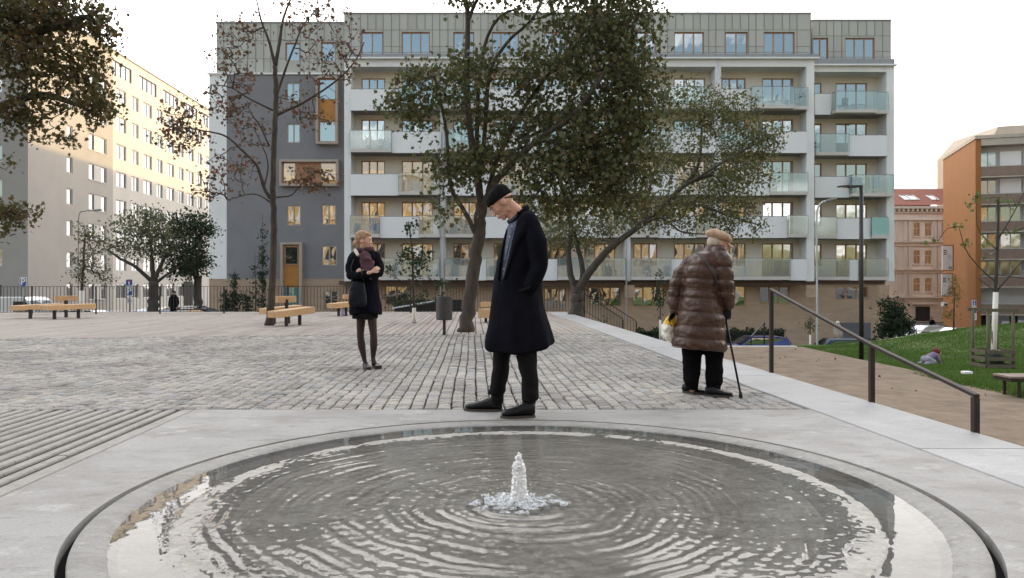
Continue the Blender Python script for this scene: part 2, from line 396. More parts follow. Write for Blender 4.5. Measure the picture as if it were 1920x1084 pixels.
# long clay/wood-toned paving strips beyond
s = MB(); u = 2.69; rr = random.Random(5)
while u > -34:
    wd = .138; st = bound(u)+.01; t = st-rr.uniform(0, 1.5)
    while t < 27.6:
        ln = rr.uniform(1.6, 2.4); a, b = max(t, st), min(t+ln, 27.6)
        if b-a > .1:
            z = rr.uniform(-.003, .003)
            s.loft([[W(u-wd,q,-.06), W(u-wd,q,z-.006), W(u-wd+.007,q,z), W(u-.007,q,z), W(u,q,z-.006), W(u,q,-.06)] for q in (a+.003, b-.003)])
        t += ln
    u -= wd+.017
M['deck'] = ramp_mat('paving_strip', [(0,(.27,.235,.21)),(.35,(.33,.29,.26)),(.6,(.30,.275,.25)),(.85,(.35,.325,.295)),(1,(.29,.235,.205))], .8, bump=.1)
tag(s.build('strip_paving', M['deck']), kind='structure')

# ---------------------------------------------------------------- fountain
fr = thing('fountain', 'round flush fountain basin of rough concrete with black drainage slot around it', 'fountain', (FC[0], FC[1], 0))
def ring(prof, n, m, name, smooth=True, nz_=None):
    s = MB(); K_ = len(prof); vs = []
    for r, z in prof:
        for k in range(n):
            t = 2*math.pi*k/n; rr_, zz = r, z
            x, y = FC[0]+math.cos(t)*rr_, FC[1]+math.sin(t)*rr_
            if nz_: zz += nz_(x, y, r)
            vs.append((x, y, zz))
    s.add(vs, [(i*n+k, i*n+(k+1) % n, (i+1)*n+(k+1) % n, (i+1)*n+k) for i in range(K_-1) for k in range(n)])
    o = s.build(name, m, fr, smooth=smooth); me = o.data
    if sum(p.normal.z for p in me.polygons) < 0: me.flip_normals()
    return o
ring([(1.937,-.085),(1.937,-.05),(1.905,-.05),(1.905,-.085)], 200, mat('slot_channel', (.006,.006,.007), .9, .1, 4, spec=.1), 'drain_slot', False)
s = MB()
M['rough'] = stain_concrete('exposed_aggregate', (.28,.275,.262), (.15,.145,.13), (.44,.43,.41), 5)
M['wetfloor'] = stain_concrete('wet_basin_concrete', (.52,.495,.445), (.25,.235,.20), (.68,.655,.60), 3.2)
nf = lambda x, y, r: .0025*noise.noise((x*30, y*30, 0))+.003*noise.noise((x*6, y*6, 2))
ring([(1.904,-.09),(1.904,-.012),(1.898,.001),(1.86,0),(1.82,-.001),(1.795,-.004),(1.78,-.010),(1.765,-.018),(1.74,-.03)], 720, M['rough'], 'basin_rim', True, lambda x, y, r: nf(x, y, r)*(.9 if r < 1.85 else .2))
prof = [(1.74,-.03),(1.70,-.033),(1.62,-.034),(1.585,-.03),(1.57,-.021),(1.56,-.013),(1.54,-.0105),(1.51,-.0098),(1.48,-.0100),(1.45,-.012),(1.41,-.016),(1.33,-.019),(1.25,-.021)]+[(1.25-i*.05, -.022-.0002*i) for i in range(1, 24)]+[(.03,-.03),(.001,-.03)]
i0 = [i for i, q in enumerate(prof) if q[0] <= 1.33][0]
M['wetlip'] = stain_concrete('wet_rough_lip', (.37,.355,.325), (.21,.20,.175), (.50,.485,.45), 5)
ring(prof[:i0+1], 720, M['wetlip'], 'basin_lip', True, lambda x, y, r: nf(x, y, r)*1.3); ring(prof[i0:], 720, M['wetfloor'], 'basin_floor', True, lambda x, y, r: nf(x, y, r)*1.3)
# water: rippled real surface, rings centred on the jet
JC = (.032, 3.47)
def water_mat():
    m = bpy.data.materials.new('shallow_water'); m.use_nodes = True; nt = m.node_tree; N = nt.nodes; L = nt.links; N.remove(N['Principled BSDF'])
    o = N['Material Output']; t = N.new('ShaderNodeBsdfTransparent'); t.inputs[0].default_value = (.96,.945,.925,1); g = N.new('ShaderNodeBsdfGlossy'); g.inputs['Roughness'].default_value = .012
    f = N.new('ShaderNodeFresnel'); f.inputs[0].default_value = 1.44
    tc = N.new('ShaderNodeTexCoord'); n = N.new('ShaderNodeTexNoise'); n.inputs['Scale'].default_value = 9; n.inputs['Detail'].default_value = 2; L.new(tc.outputs['Object'], n.inputs[0])
    bp = N.new('ShaderNodeBump'); bp.inputs['Strength'].default_value = .02; bp.inputs['Distance'].default_value = .02; L.new(n.outputs[0], bp.inputs['Height'])
    for q in (g, f): L.new(bp.outputs[0], q.inputs['Normal'])
    s = N.new('ShaderNodeMixShader'); L.new(f.outputs[0], s.inputs[0]); L.new(t.outputs[0], s.inputs[1]); L.new(g.outputs[0], s.inputs[2]); L.new(s.outputs[0], o.inputs[0])
    return m
M['water'] = water_mat()
def wz(x, y, r):
    d = math.hypot(x-JC[0], y-JC[1]); a = math.atan2(y-JC[1], x-JC[0])
    e = max(0, min(1, (1.585-r)/.07)); 
    if e <= 0: return .0002*noise.noise((x*3, y*3, 5))
    wob = .09*noise.noise((x*1.3, y*1.3, 1))+.035*noise.noise((x*5, y*5, 3))
    q = d+wob; brk = .30+1.6*max(0, .20+noise.noise((x*2.6+7, y*2.6, 3))*.8)
    am = .0021*math.exp(-d*.30)*min(1, d/.12)*(1.0+.9*max(0, 1-d/.7))
    z = am*brk*(.75*math.sin(q*2*math.pi/.088)+.6*math.sin(q*2*math.pi/.053+1.3)+.3*math.sin(q*2*math.pi/.15))
    z += .0019*noise.noise((x*24, y*24, 8))*(.6+1.2*max(0, 1-d))+.0009*noise.noise((x*60, y*60, 4))
    if r > 1.3: z += .0012*noise.noise((x*40, y*40, 9))*min(1, (r-1.3)/.1)*e*1.5
    return z*e + e*.0016*(1 if r < 1.45 else max(0, (1.58-r)/.13))
rad = [.0005+i*.0079 for i in range(200)]+[1.59,1.61,1.64,1.68,1.72,1.75,1.785,1.80]
ring([(r, -.0125) for r in rad], 640, M['water'], 'water', True, wz)
# jet
def noisy_blob(name, parts, vox, m, parent, disp=0, fr_=20, smooth=4, at=None, disp2=0, post=None):
    me = organic(parts, vox, smooth)
    if disp:
        for v in verts(me):
            n = v.normal; v.co += n*(disp*noise.fractal(v.co*fr_, 1, 2, 3))
    if post: post(me)
    me.materials.clear(); me.materials.append(m)
    me.polygons.foreach_set('use_smooth', [True]*len(me.polygons)); me.update()
    return link(name, me, parent, at)
def organic(s, vox, smooth=4):
    """union of overlapping closed pieces (MB) into one continuous surface"""
    me = s.mesh('tmp', M['white_paint']); bm = bmesh.new(); bm.from_mesh(me); bmesh.ops.recalc_face_normals(bm, faces=bm.faces); bm.to_mesh(me); bm.free()
    o = bpy.data.objects.new('tmp', me); sc_ = bpy.data.scenes.new('workshop'); sc_.collection.objects.link(o)
    r = o.modifiers.new('r', 'REMESH'); r.mode = 'VOXEL'; r.voxel_size = vox; r.use_smooth_shade = True
    if smooth: q = o.modifiers.new('s', 'SMOOTH'); q.iterations = smooth; q.factor = .5
    dg = wdg(sc_); ev = o.evaluated_get(dg); res = bpy.data.meshes.new_from_object(ev)
    bpy.data.objects.remove(o); bpy.data.scenes.remove(sc_); bpy.data.meshes.remove(me); return res
def cap(s, a, b, ra, rb, n=12):
    a, b = Vector(a), Vector(b); d = (b-a); ln = d.length; d.normalize()
    ts = [(-ra*math.cos(t), ra*math.sin(t), 0) for t in (0.25,.7,1.15)]+[(0,ra,0)]
    pts = [a-d*ra*math.cos(t) for t in (.2,.65,1.1)]+[a, b]+[b+d*rb*math.cos(t) for t in (1.1,.65,.2)]
    rs = [ra*math.sin(t) for t in (.2,.65,1.1)]+[ra, rb]+[rb*math.sin(t) for t in (1.1,.65,.2)]
    s.tube(pts, rs, n); return s
def chain(s, pts, rs, n=12):
    for i in range(len(pts)-1): cap(s, pts[i], pts[i+1], rs[i], rs[i+1], n)
    return s
foam = mat('white_foam', (.82,.84,.86), .5, .05, 30, .5, 90, spec=.6)
foam.node_tree.nodes['Principled BSDF'].inputs['Subsurface Weight'].default_value = .5
foam.node_tree.nodes['Principled BSDF'].inputs['Subsurface Radius'].default_value = (.03,.03,.03)
s = MB(); rr = random.Random(2)
jx, jy = JC
cap(s, (jx,jy,-.01), (jx+.002,jy,.15), .040, .026, 16); cap(s, (jx,jy,.14), (jx+.003,jy,.195), .026, .010, 12)
for i in range(34):
    h = rr.random()**.85*.17; rad_ = .050*(1-.45*(h/.2))*rr.uniform(.75,1.0); a = rr.uniform(0, 6.28); q = rr.uniform(0,.018)*(1-h*2.5)
    s.ball((jx+.004*math.sin(h*30)+math.cos(a)*q, jy+math.sin(a)*q, h-.005), (rad_*.62, rad_*.62, rad_*.9), 10)
for i in range(0):
    h = rr.uniform(.03,.16); a = rr.uniform(0, 6.28); q = .03+.010*rr.random(); s.ball((jx+math.cos(a)*q, jy+math.sin(a)*q, h), rr.uniform(.006,.013), 8)
s.ball((jx, jy, .19), (.017,.017,.026), 10); s.ball((jx+.004, jy, .212), (.006,.006,.012), 8)
noisy_blob('jet', s, .003, foam, fr, disp=.009, fr_=95, smooth=3)
foam_film = bpy.data.materials.new('foam_film'); foam_film.use_nodes = True; _n = foam_film.node_tree.nodes; _l = foam_film.node_tree.links; _b = _n['Principled BSDF']; _b.inputs['Base Color'].default_value = (.66,.70,.73,1); _b.inputs['Roughness'].default_value = .5
_t = _n.new('ShaderNodeBsdfTransparent'); _m = _n.new('ShaderNodeMixShader'); _z = _n.new('ShaderNodeTexNoise'); _z.inputs['Scale'].default_value = 45; _z.inputs['Detail'].default_value = 4; _c = _n.new('ShaderNodeTexCoord'); _l.new(_c.outputs['Object'], _z.inputs[0])
_r = _n.new('ShaderNodeMapRange'); _r.inputs[1].default_value = .38; _r.inputs[2].default_value = .62; _r.inputs[3].default_value = .04; _r.inputs[4].default_value = .65; _l.new(_z.outputs[0], _r.inputs[0]); _l.new(_r.outputs[0], _m.inputs[0]); _l.new(_t.outputs[0], _m.inputs[1]); _l.new(_b.outputs[0], _m.inputs[2]); _l.new(_m.outputs[0], _n['Material Output'].inputs[0])
s = MB()
for i in range(230):
    a = rr.uniform(0, 6.28); q = min(.17, abs(rr.gauss(0, .07))); s.ball((jx+math.cos(a)*q*1.25, jy+math.sin(a)*q-.01, -.006+.016*max(0,1-q/.08)), (rr.uniform(.014,.034), rr.uniform(.012,.026), rr.uniform(.003,.007)), 8)
noisy_blob('foam', s, .0035, foam_film, fr, disp=.007, fr_=75, smooth=2)
s = MB()
for i in range(70):
    a = rr.uniform(0, 6.28); q = .03+abs(rr.gauss(0, .05)); h = rr.uniform(0,.16)*math.exp(-q*8); s.ball((jx+math.cos(a)*q, jy+math.sin(a)*q, h), rr.uniform(.0012,.0032), 6)
for i in range(0):
    a = rr.uniform(0, 6.28); q = rr.uniform(.1,1.2); s.ball((jx+math.cos(a)*q, jy+math.sin(a)*q, -.006), (rr.uniform(.002,.006), rr.uniform(.002,.006), .003), 6)
tag(s.build('droplets', foam, fr, smooth=True))

# ---------------------------------------------------------------- gravel path and lawn (right, lower level)
def pz(x, y): return -1.0-.02*max(0, x-3)
s = MB(); nx, ny = 26, 60; vs = []
for j in range(ny):
    y = -4+28.0*j/(ny-1)
    for i in range(nx):
        x0 = 3.38-K*y; x = x0+(9.35-x0)*i/(nx-1); vs.append((x, y, -1.0+.012*noise.noise((x*.7, y*.7, 0))))
grid('gravel_path', (vs, nx, ny), M['gravel'], kind='structure')
s = MB(); s.box(2.1, 9.2, 24.0, 24.35, -4.2, -.985); tag(s.build('retaining_edge', M['concrete'], bevel=.01), kind='structure')
def lawnz(x, y):
    z = -1.02
    if y > 17: z -= .42*min(1, (y-17)/6)
    g = math.exp(-(((x-22.5)/4.2)**2+((y-31)/4.2)**2)); z += .84*g
    g2 = math.exp(-(((x-15.5)/5)**2+((y-30)/3)**2)); z += .05*g2
    z += .05*noise.noise((x*.5, y*.5, 0))+.015*noise.noise((x*2.5, y*2.5, 0))+.05*math.exp(-abs(x-9.2)/.6)*0
    z -= max(0, y-34)*.5
    z -= .30*max(0, min(1, (y-24)/6))*max(0, min(1, (18-x)/3))
    z -= .03*max(0, 1-(x-9.0)/.25)
    return max(z, -3.9)
nx, ny = 150, 150; vs = []
ex = lambda y: 9.0+.40*max(0, y-24.3)+.10*noise.noise((y*.6, 3, 0))+.03*noise.noise((y*4, 3, 0))
for j in range(ny):
    y = -4+44.0*j/(ny-1)
    for i in range(nx):
        x0 = ex(y); x = x0+(i/(nx-1))**1.3*32; vs.append((x, y, lawnz(x, y)))
M['lawn'] = mat('lawn_soil_grass', (.055,.10,.02), .95, .3, .9, .6, 30, col2=(.115,.155,.04))
grid('lawn', (vs, nx, ny), M['lawn'], kind='structure')
# grass blades
n = 130000; gy = 12.3+rng.random(n)**.8*21; gx = 8.95+.40*np.maximum(0, gy-24.3)+rng.random(n)*np.maximum(1.0, gy*.70-7.8)
hh = rng.uniform(.03,.085,n)*(.55+.75*(np.sin(gx*1.7+np.sin(gy*.9)*2)*np.sin(gy*1.3+gx*.4)*.5+.5)); an = rng.uniform(0, 6.28, n); ln = rng.uniform(.0,.05,n)
zz = np.array([lawnz(a, b) for a, b in zip(gx, gy)]); wdt = .006+gy*.00025
V = np.zeros((n,3,3)); V[:,0] = np.stack([gx-np.cos(an)*wdt, gy-np.sin(an)*wdt, zz-.01],1); V[:,1] = np.stack([gx+np.cos(an)*wdt, gy+np.sin(an)*wdt, zz-.01],1)
V[:,2] = np.stack([gx+ln*np.sin(an*3), gy+ln*np.cos(an*5), zz+hh],1)
def fastmesh(name, V, m):           # V: (n,k,3) polygons
    n, k, _ = V.shape; me = bpy.data.meshes.new(name); me.vertices.add(n*k); me.vertices.foreach_set('co', V.reshape(-1).astype(np.float32))
    me.loops.add(n*k); me.loops.foreach_set('vertex_index', np.arange(n*k, dtype=np.int32)); me.polygons.add(n)
    me.polygons.foreach_set('loop_start', np.arange(0, n*k, k, dtype=np.int32)); me.update(calc_edges=True)
    for q in (m if isinstance(m, list) else [m]): me.materials.append(q)
    return me
M['grass'] = ramp_mat('grass_blades', [(0,(.05,.115,.018)),(.5,(.085,.165,.03)),(.85,(.12,.20,.04)),(1,(.20,.21,.07))], .7, trans=.3)
tag(link('grass', fastmesh('grass', V, M['grass'])), 'short green grass of the lawn beside the gravel path', 'grass', kind='stuff')
# ================================================================ MAIN APARTMENT BUILDING
B0 = 50.0
def bx(px, y=B0): return (px-960)/F*y
def bz(py, y=B0): return 1-(py-534)/F*y
M['pane'] = glassy('window_glass', .42, [(0,(.02,.02,.022)),(.35,(.05,.045,.04)),(.6,(.16,.15,.14)),(.78,(.32,.31,.29)),(.9,(.03,.03,.03))], .015, (.93,.97,1))
M['bglass'] = sheet_glass('balcony_glass', (.87,.93,.93), .12, .16, (.60,.67,.68))
M['tglass'] = sheet_glass('turquoise_glass', (.55,.80,.80), .10, .65, (.30,.62,.64))
M['rail'] = mat('grey_handrail', (.22,.23,.23), .4, .08, 3, metal=.5)
M['fascia'] = mat('slab_edge', (.60,.55,.51), .8, .06, 1)
M['panelw'] = mat('white_balcony_panel', (.80,.79,.79), .6, .03, .5)
M['clad'] = ramp_mat('zinc_cladding', [(0,(.40,.39,.355)),(.5,(.43,.42,.38)),(1,(.46,.45,.41))], .55, spec=.4)
M['seam'] = mat('cladding_seam', (.20,.20,.18), .6, .1, 2)
M['zinc'] = mat('zinc_flashing', (.27,.275,.29), .5, .08, 2, metal=.3)
M['orange'] = mat('orange_panel', (.46,.20,.045), .6, .12, 1.2)
M['copper'] = mat('copper_panel', (.34,.16,.08), .5, .25, 1.5)
M['frame_tan'] = mat('tan_window_surround', (.40,.34,.28), .7, .06, 2)
M['curtain'] = mat('interior_dark', (.03,.028,.026), .9, .3, 2)
B = thing('apartment_building', 'long white apartment building with glass balconies and grey zinc top storey', 'building', (0, B0, -3))
def wall_with_holes(s, x0, x1, z0, z1, y, holes, m=0, depth=.18, side=None):
    """wall sheet in the plane y with rectangular holes (x0,x1,z0,z1) and reveals"""
    xs = sorted({x0, x1, *[h[0] for h in holes], *[h[1] for h in holes]}); zs = sorted({z0, z1, *[h[2] for h in holes], *[h[3] for h in holes]})
    xs = [x for x in xs if x0 <= x <= x1]; zs = [z for z in zs if z0 <= z <= z1]
    for a, b in zip(xs[:-1], xs[1:]):
        for c, d in zip(zs[:-1], zs[1:]):
            cx, cz = (a+b)/2, (c+d)/2
            if not any(h[0] < cx < h[1] and h[2] < cz < h[3] for h in holes): s.quad((a,y,c),(b,y,c),(b,y,d),(a,y,d), m)
    for h in holes:
        a, b, c, d = h; q = y+depth; mm = m if side is None else side
        s.quad((a,y,c),(a,q,c),(a,q,d),(a,y,d),mm); s.quad((b,y,c),(b,y,d),(b,q,d),(b,q,c),mm); s.quad((a,y,d),(a,q,d),(b,q,d),(b,y,d),mm); s.quad((a,y,c),(b,y,c),(b,q,c),(a,q,c),mm)
def window(parent, x0, x1, z0, z1, y, lights=3, m=None, name='window', fw=.075, xf=None, pane=None, depth=.06):
    m = m or M['timber']; s = MB(); g = MB(); f = fw
    s.box(x0, x1, y, y+depth, z1-f, z1); s.box(x0, x1, y, y+depth, z0, z0+f)
    cuts = [x0+(x1-x0)*i/lights for i in range(lights+1)]
    for i, c in enumerate(cuts):
        ww = f if i in (0, lights) else f*1.25
        a, b = (c, c+ww) if i == 0 else ((c-ww, c) if i == lights else (c-ww/2, c+ww/2))
        s.box(a, b, y, y+depth, z0+f, z1-f)
    for i in range(lights):
        t = random.uniform(-.006, .006)
        a, b = cuts[i]+f*.6, cuts[i+1]-f*.6
        g.quad((a,y+.035+t,z0+f*.9),(b,y+.035-t,z0+f*.9),(b,y+.035-t*.5,z1-f*.9),(a,y+.035+t*.5,z1-f*.9))
    if xf: s.v = [xf(p) for p in s.v]; g.v = [xf(p) for p in g.v]
    o = s.build(name, m, parent); me = g.mesh('pane', pane or M['pane']); link('pane', me, o); return o
ZB = [bz(526-79.5*k) for k in range(6)]            # underside of each balcony slab (k=5: top)
ztop = bz(112)
def section(bays, yf, piers, attic_bays, name, z_off=0, xr=None):
    """frame, loggias, slabs, windows, balconies; bays: list of (px0,px1)"""
    rec = yf+1.35
    s = MB(); back = MB(); holes = []; wins = []
    for (a, b) in bays:
        x0, x1 = a, b
        for k in range(5):
            zb = ZB[k]
            for (wx0, wx1, low) in ((x0+.42, x0+2.06, 1.02), (x0+3.2, x0+5.35, .30)) if x1-x0 > 5.5 else ((x0+.05, x0+1.05, 1.02 if k in (0,1) else .3), (x0+2.05, x0+4.25, .30)):
                holes.append((wx0, wx1, zb+low, zb+2.56)); wins.append((wx0, wx1, zb+low, zb+2.56))
    X0, X1 = bays[0][0], bays[-1][1]
    wall_with_holes(back, X0, X1, ZB[0], ztop-.2, rec, holes, 0, .12)
    back.build('loggia_wall', M['render_cream'], B)
    for (a, b, c, d) in wins: window(B, a, b, c, d, rec+.05, 3 if b-a > 1.3 else 2)
    # slabs and piers
    for k in range(5): s.box(X0+.003, X1-.003, yf+.06, rec-.003, ZB[k]+.03, ZB[k]+.25, 1)
    s.box(X0, X1, yf, rec+.3, ZB[5]-.0+.12, ztop, 0)
    for (a, b) in piers: s.box(a, b, yf-.02, rec+.2, ZB[0]-.05, ztop-.004, 0)
    s.build('frame', [M['render_white'], M['soffit']], B)
def balcony(x0, x1, k, yf, parts):
    """parts: (x0,x1,kind) kind w white, g glass, p protruding glass, t turquoise"""
    zb = ZB[k]; zt = zb+1.43; s = MB()
    for a, b, kd in parts:
        pr = .62 if kd == 'p' else (.30 if kd in 'gt' else .0)
        if kd == 'w': s.box(a, b, yf-.06, yf+.058, zb+.05, zb+.26, 1)
        else: s.box(a+.002, b-.002, yf-pr, yf+.058, zb+.03, zb+.25, 1)
    o = s.build('balcony', [M['soffit'], M['fascia']], B)
    for a, b, kd in parts:
        if kd == 'w':
            q = MB().box(a, b, yf-.10, yf-.065, zb-.0, zt); q.build('solid_panel', M['panelw'], o, bevel=.006)
            MB().box(a, b, yf-.11, yf-.055, zt+.002, zt+.03).build('handrail', M['rail'], o)
        else:
            pr = .60 if kd == 'p' else .28; g = MB(); y = yf-pr; nseg = max(1, round((b-a)/1.6)); h = MB()
            for i in range(nseg):
                c, d = a+(b-a)*i/nseg, a+(b-a)*(i+1)/nseg; g.box(c+.012, d-.012, y, y+.014, zb+.16, zt+.04)
                h.box(c-.014, c+.014, y+.02, y+.05, zb+.1, zt+.04)
            h.box(b-.014, b+.014, y+.02, y+.05, zb+.1, zt+.04)
            if pr > .4:
                for q in (a, b): g.box(q-.007, q+.007, y+.05, yf-.06, zb+.27, zt+.04); h.box(q-.012, q+.012, y+.05, yf-.06, zt+.042, zt+.075)
            g.build('glass_panel', M['tglass'] if kd == 't' else M['bglass'], o)
            h.box(a, b, y-.012, y+.03, zt+.042, zt+.075); h.build('handrail', M['rail'], o)
    return o
# central section
piers_px = [(645.5,658),(825,835),(999,1009),(1172,1182),(1341,1352),(1512,1526.5)]
bays_px = [(658,825),(835,999),(1009,1172),(1182,1341),(1352,1512)]
piers = [(bx(a), bx(b)) for a, b in piers_px]; bays = [(bx(a), bx(b)) for a, b in bays_px]
section(bays, B0, piers, None, 'central')
layout = {  # k: fractions of the bay width
 4: [(0,.55,'w'),(.55,1,'p')], 3: [(0,.46,'g'),(.46,1,'w')], 2: [(0,.54,'w'),(.54,1,'g')], 1: [(0,.33,'g'),(.33,.77,'w'),(.77,1,'g')], 0: [(0,.5,'g'),(.5,.78,'g'),(.78,1,'w')]}
spec = {(0,0): [(0,1,'g')], (4,4): [(0,.33,'w'),(.33,.82,'p'),(.82,1,'g')], (4,3): [(0,.5,'g'),(.5,1,'w')], (4,2): [(0,.56,'w'),(.56,1,'g')], (4,1): [(0,.77,'w'),(.77,1,'g')], (4,0): [(0,.8,'g'),(.8,1,'w')],
 (3,0): [(0,.47,'g'),(.47,.70,'w'),(.70,1,'g')], (3,4): [(0,.4,'w'),(.4,.9,'p'),(.9,1,'w')], (1,0): [(0,.28,'g'),(.28,.47,'w'),(.47,1,'g')], (2,0): [(0,.22,'w'),(.22,1,'g')], (1,4): [(0,.45,'p'),(.45,1,'w')], (1,3): [(0,.46,'p'),(.46,1,'w')]}
for bi, (a, b) in enumerate(bays):
    for k in range(5):
        pts = [(a+(b-a)*f0, a+(b-a)*f1, kd) for f0, f1, kd in spec.get((bi, k), layout[k])]
        balcony(a, b, k, B0, pts)
# right section, 1.25 m further back
yr = 51.2; rb = (bx(1527, yr), bx(1662, yr))
def section_r():
    section([(rb[0]+.0, rb[1])], yr, [(rb[1]+.003, bx(1676.5, yr))], None, 'right')
section_r()
for k, ly in {4: [(0,.22,'w'),(.24,.81,'p'),(.81,1,'g')], 3: [(0,.46,'g'),(.46,1,'w')], 2: [(0,.47,'w'),(.47,1.05,'p')], 1: [(0,.29,'g'),(.30,.77,'w'),(.77,1,'t')], 0: [(0,.46,'g'),(.47,.60,'w'),(.61,1,'g')]}.items():
    balcony(rb[0], rb[1], k, yr, [(rb[0]+(rb[1]-rb[0])*a, rb[0]+(rb[1]-rb[0])*b, kd) for a, b, kd in ly])
# party walls and mass behind
s = MB()
s.box(piers[0][0]+.05, piers[-1][1]-.05, 52.0, 62, -4, ztop-.1); s.box(piers[-1][1]-.05, bx(1676, yr)-.06, 53.0, 62, -4, ztop-.15); s.build('core_wall', M['render_white'], B)
# cornices and attic
def attic(x0, x1, y, z0, z1, wins, lights, nm, seed):
    rr = random.Random(seed); s = MB(); sm = MB(); holes = wins
    zm = [z0, z0+(z1-z0)*.30, z0+(z1-z0)*.655, z1]
    # vertical joints
    xsj = [x0]; 
    while xsj[-1] < x1-.35: xsj.append(xsj[-1]+rr.choice([.50,.56,.62]))
    xsj[-1] = x1
    for a, b in zip(xsj[:-1], xsj[1:]):
        for c, d in zip(zm[:-1], zm[1:]):
            # subtract holes
            segs = [(a, b, c, d)]
            for h in holes:
                ns = []
                for (p, q, r_, t) in segs:
                    if h[0] >= q or h[1] <= p or h[2] >= t or h[3] <= r_: ns.append((p,q,r_,t)); continue
                    if h[0] > p: ns.append((p, h[0], r_, t))
                    if h[1] < q: ns.append((h[1], q, r_, t))
                    pp, qq = max(p, h[0]), min(q, h[1])
                    if h[3] < t: ns.append((pp, qq, h[3], t))
                    if h[2] > r_: ns.append((pp, qq, r_, h[2]))
                segs = ns
            for (p, q, r_, t) in segs: s.quad((p,y,r_),(q,y,r_),(q,y,t),(p,y,t), 0)
        for c, d in ((z0, zm[2]), (zm[2], z1)):
            if not any(h[0]-.02 < b < h[1]+.02 for h in holes) or c == zm[2]: sm.box(b-.018, b+.018, y-.02, y-.002, c, d)
    for zc in zm[1:3]:
        cuts = sorted(holes); px_ = x0
        for h in [h for h in cuts if h[2] < zc < h[3]+.02]:
            if h[0] > px_: sm.box(px_, h[0], y-.016, y-.003, zc-.012, zc+.012)
            px_ = h[1]
        sm.box(px_, x1, y-.016, y-.003, zc-.012, zc+.012)
    for h in holes:
        a, b, c, d = h; q = y+.25
        s.quad((a,y,c),(a,q,c),(a,q,d),(a,y,d),1); s.quad((b,y,c),(b,y,d),(b,q,d),(b,q,c),1); s.quad((a,y,d),(a,q,d),(b,q,d),(b,y,d),1); s.quad((a,y,c),(b,y,c),(b,q,c),(a,q,c),1)
    s.box(x0, x1, y+.3, y+9, z0, z1, 0)
    s.quad((x0,y,z0),(x0,y+.3,z0),(x0,y+.3,z1),(x0,y,z1),0); s.quad((x1,y,z0),(x1,y,z1),(x1,y+.3,z1),(x1,y+.3,z0),0)
    s.box(x0-.06, x1+.06, y-.06, y+9.1, z1+.001, z1+.09, 2)
    s.build('attic', [M['clad'], M['copper'], M['zinc']], B); sm.build('cladding_seams', M['seam'], B)
    for h, l in zip(wins, lights): window(B, h[0], h[1], h[2], h[3], y+.1, l)
ya = 51.0
wa = [(677,718,2),(753,806,3),(850,889,2),(922,973,3),(1020,1060,2),(1093,1146,3),(1190,1230,2),(1264,1320,3),(1360,1402,2),(1432,1490,3)]
attic(bx(645, ya), bx(1520, ya), ya, ztop+.25, bz(26, ya), [(bx(a, ya), bx(b, ya), bz(102, ya), bz(60, ya)) for a, b, l in wa], [l for _, _, l in wa], 'c', 1)
yb = 52.2
attic(bx(1521, yb)+.08, bx(1670, yb), yb, bz(121, yb), bz(39, yb), [(bx(1524, yb), bx(1553, yb), bz(111, yb), bz(71, yb)), (bx(1585, yb), bx(1640, yb), bz(111, yb), bz(71, yb))], [2,3], 'r', 2)
s = MB()
s.box(piers[0][0]-.02, piers[-1][1]+.28, B0-.28, 61, ztop+.003, ztop+.10, 1)
s.box(piers[0][0], piers[-1][1]+.25, B0-.2, 50.95, ztop+.103, bz(103), 0)
s.box(piers[-1][1]+.29, bx(1679, yr), yr-.28, 61, ztop-.10, ztop+.0, 1); s.box(piers[-1][1]+.29, bx(1675, yr), yr-.2, 52.1, ztop+.003, bz(112,yr), 0)
s.build('cornice', [M['zinc'], M['render_white']], B)
# roof-terrace railing
s = MB()
for (a, b, y, z) in ((piers[0][0], piers[-1][1], B0-.1, bz(99)), (piers[-1][1]+.3, bx(1672, yr), yr-.1, bz(108, yr))):
    s.bar((a,y,z),(b,y,z),.03,.03); x = a
    while x < b: s.bar((x,y,z-.35),(x,y,z),.02,.02, up=(0,1,0)); x += 1.3
s.build('roof_railing', M['rail'], B)
# grey staircase section
yg = 52.0; gx0, gx1 = bx(392, yg), bx(646, yg)-.0
zg = bz(137, yg)
def H(px0, py0, px1, py1, y=yg): return (bx(px0, y), bx(px1, y), bz(py1, y), bz(py0, y))
gw = [(H(537,155,562,190),2),(H(538,232,563,268),2),(H(538,385,564,423),2),(H(603,384,630,422),2),(H(603,461,632,498),2),(H(608,545,633,582),2)]
s = MB(); zt_ = bz(523, yg)
h1 = [h for h, _ in gw if h[2] > zt_]; h2 = [h for h, _ in gw if h[2] < zt_]
wall_with_holes(s, bx(425, yg), gx1, zt_, zg, yg, h1, 0, .1)
wall_with_holes(s, gx0, gx1, -4, zt_, yg, h2, 2, .1)
s.quad((gx0,yg,zt_),(bx(425,yg),yg,zt_),(bx(425,yg),yg,zg),(gx0,yg,zg),1)
s.quad((gx0,yg,-4),(gx0,yg,zg),(gx0,62,zg),(gx0,62,-4),1); s.quad((gx0,yg,zg),(gx1,yg,zg),(gx1,62,zg),(gx0,62,zg),1)
s.build('wall', [M['render_grey'], M['render_white'], M['board_tan']], B)
for h, l in gw: window(B, *h, yg+.04, l, M['frame_tan'])
s = MB(); s.box(gx0-.1, gx1, yg-.12, yg+.0-.003, zg-.12, zg+.0); s.build('coping', M['render_white'], B)
attic(bx(406, yg+.25), bx(645, yg+.25), yg+.25, zg+.001, bz(41, yg), [H(533,78,560,113), H(600,77,628,113)], [1,1], 'g', 4)
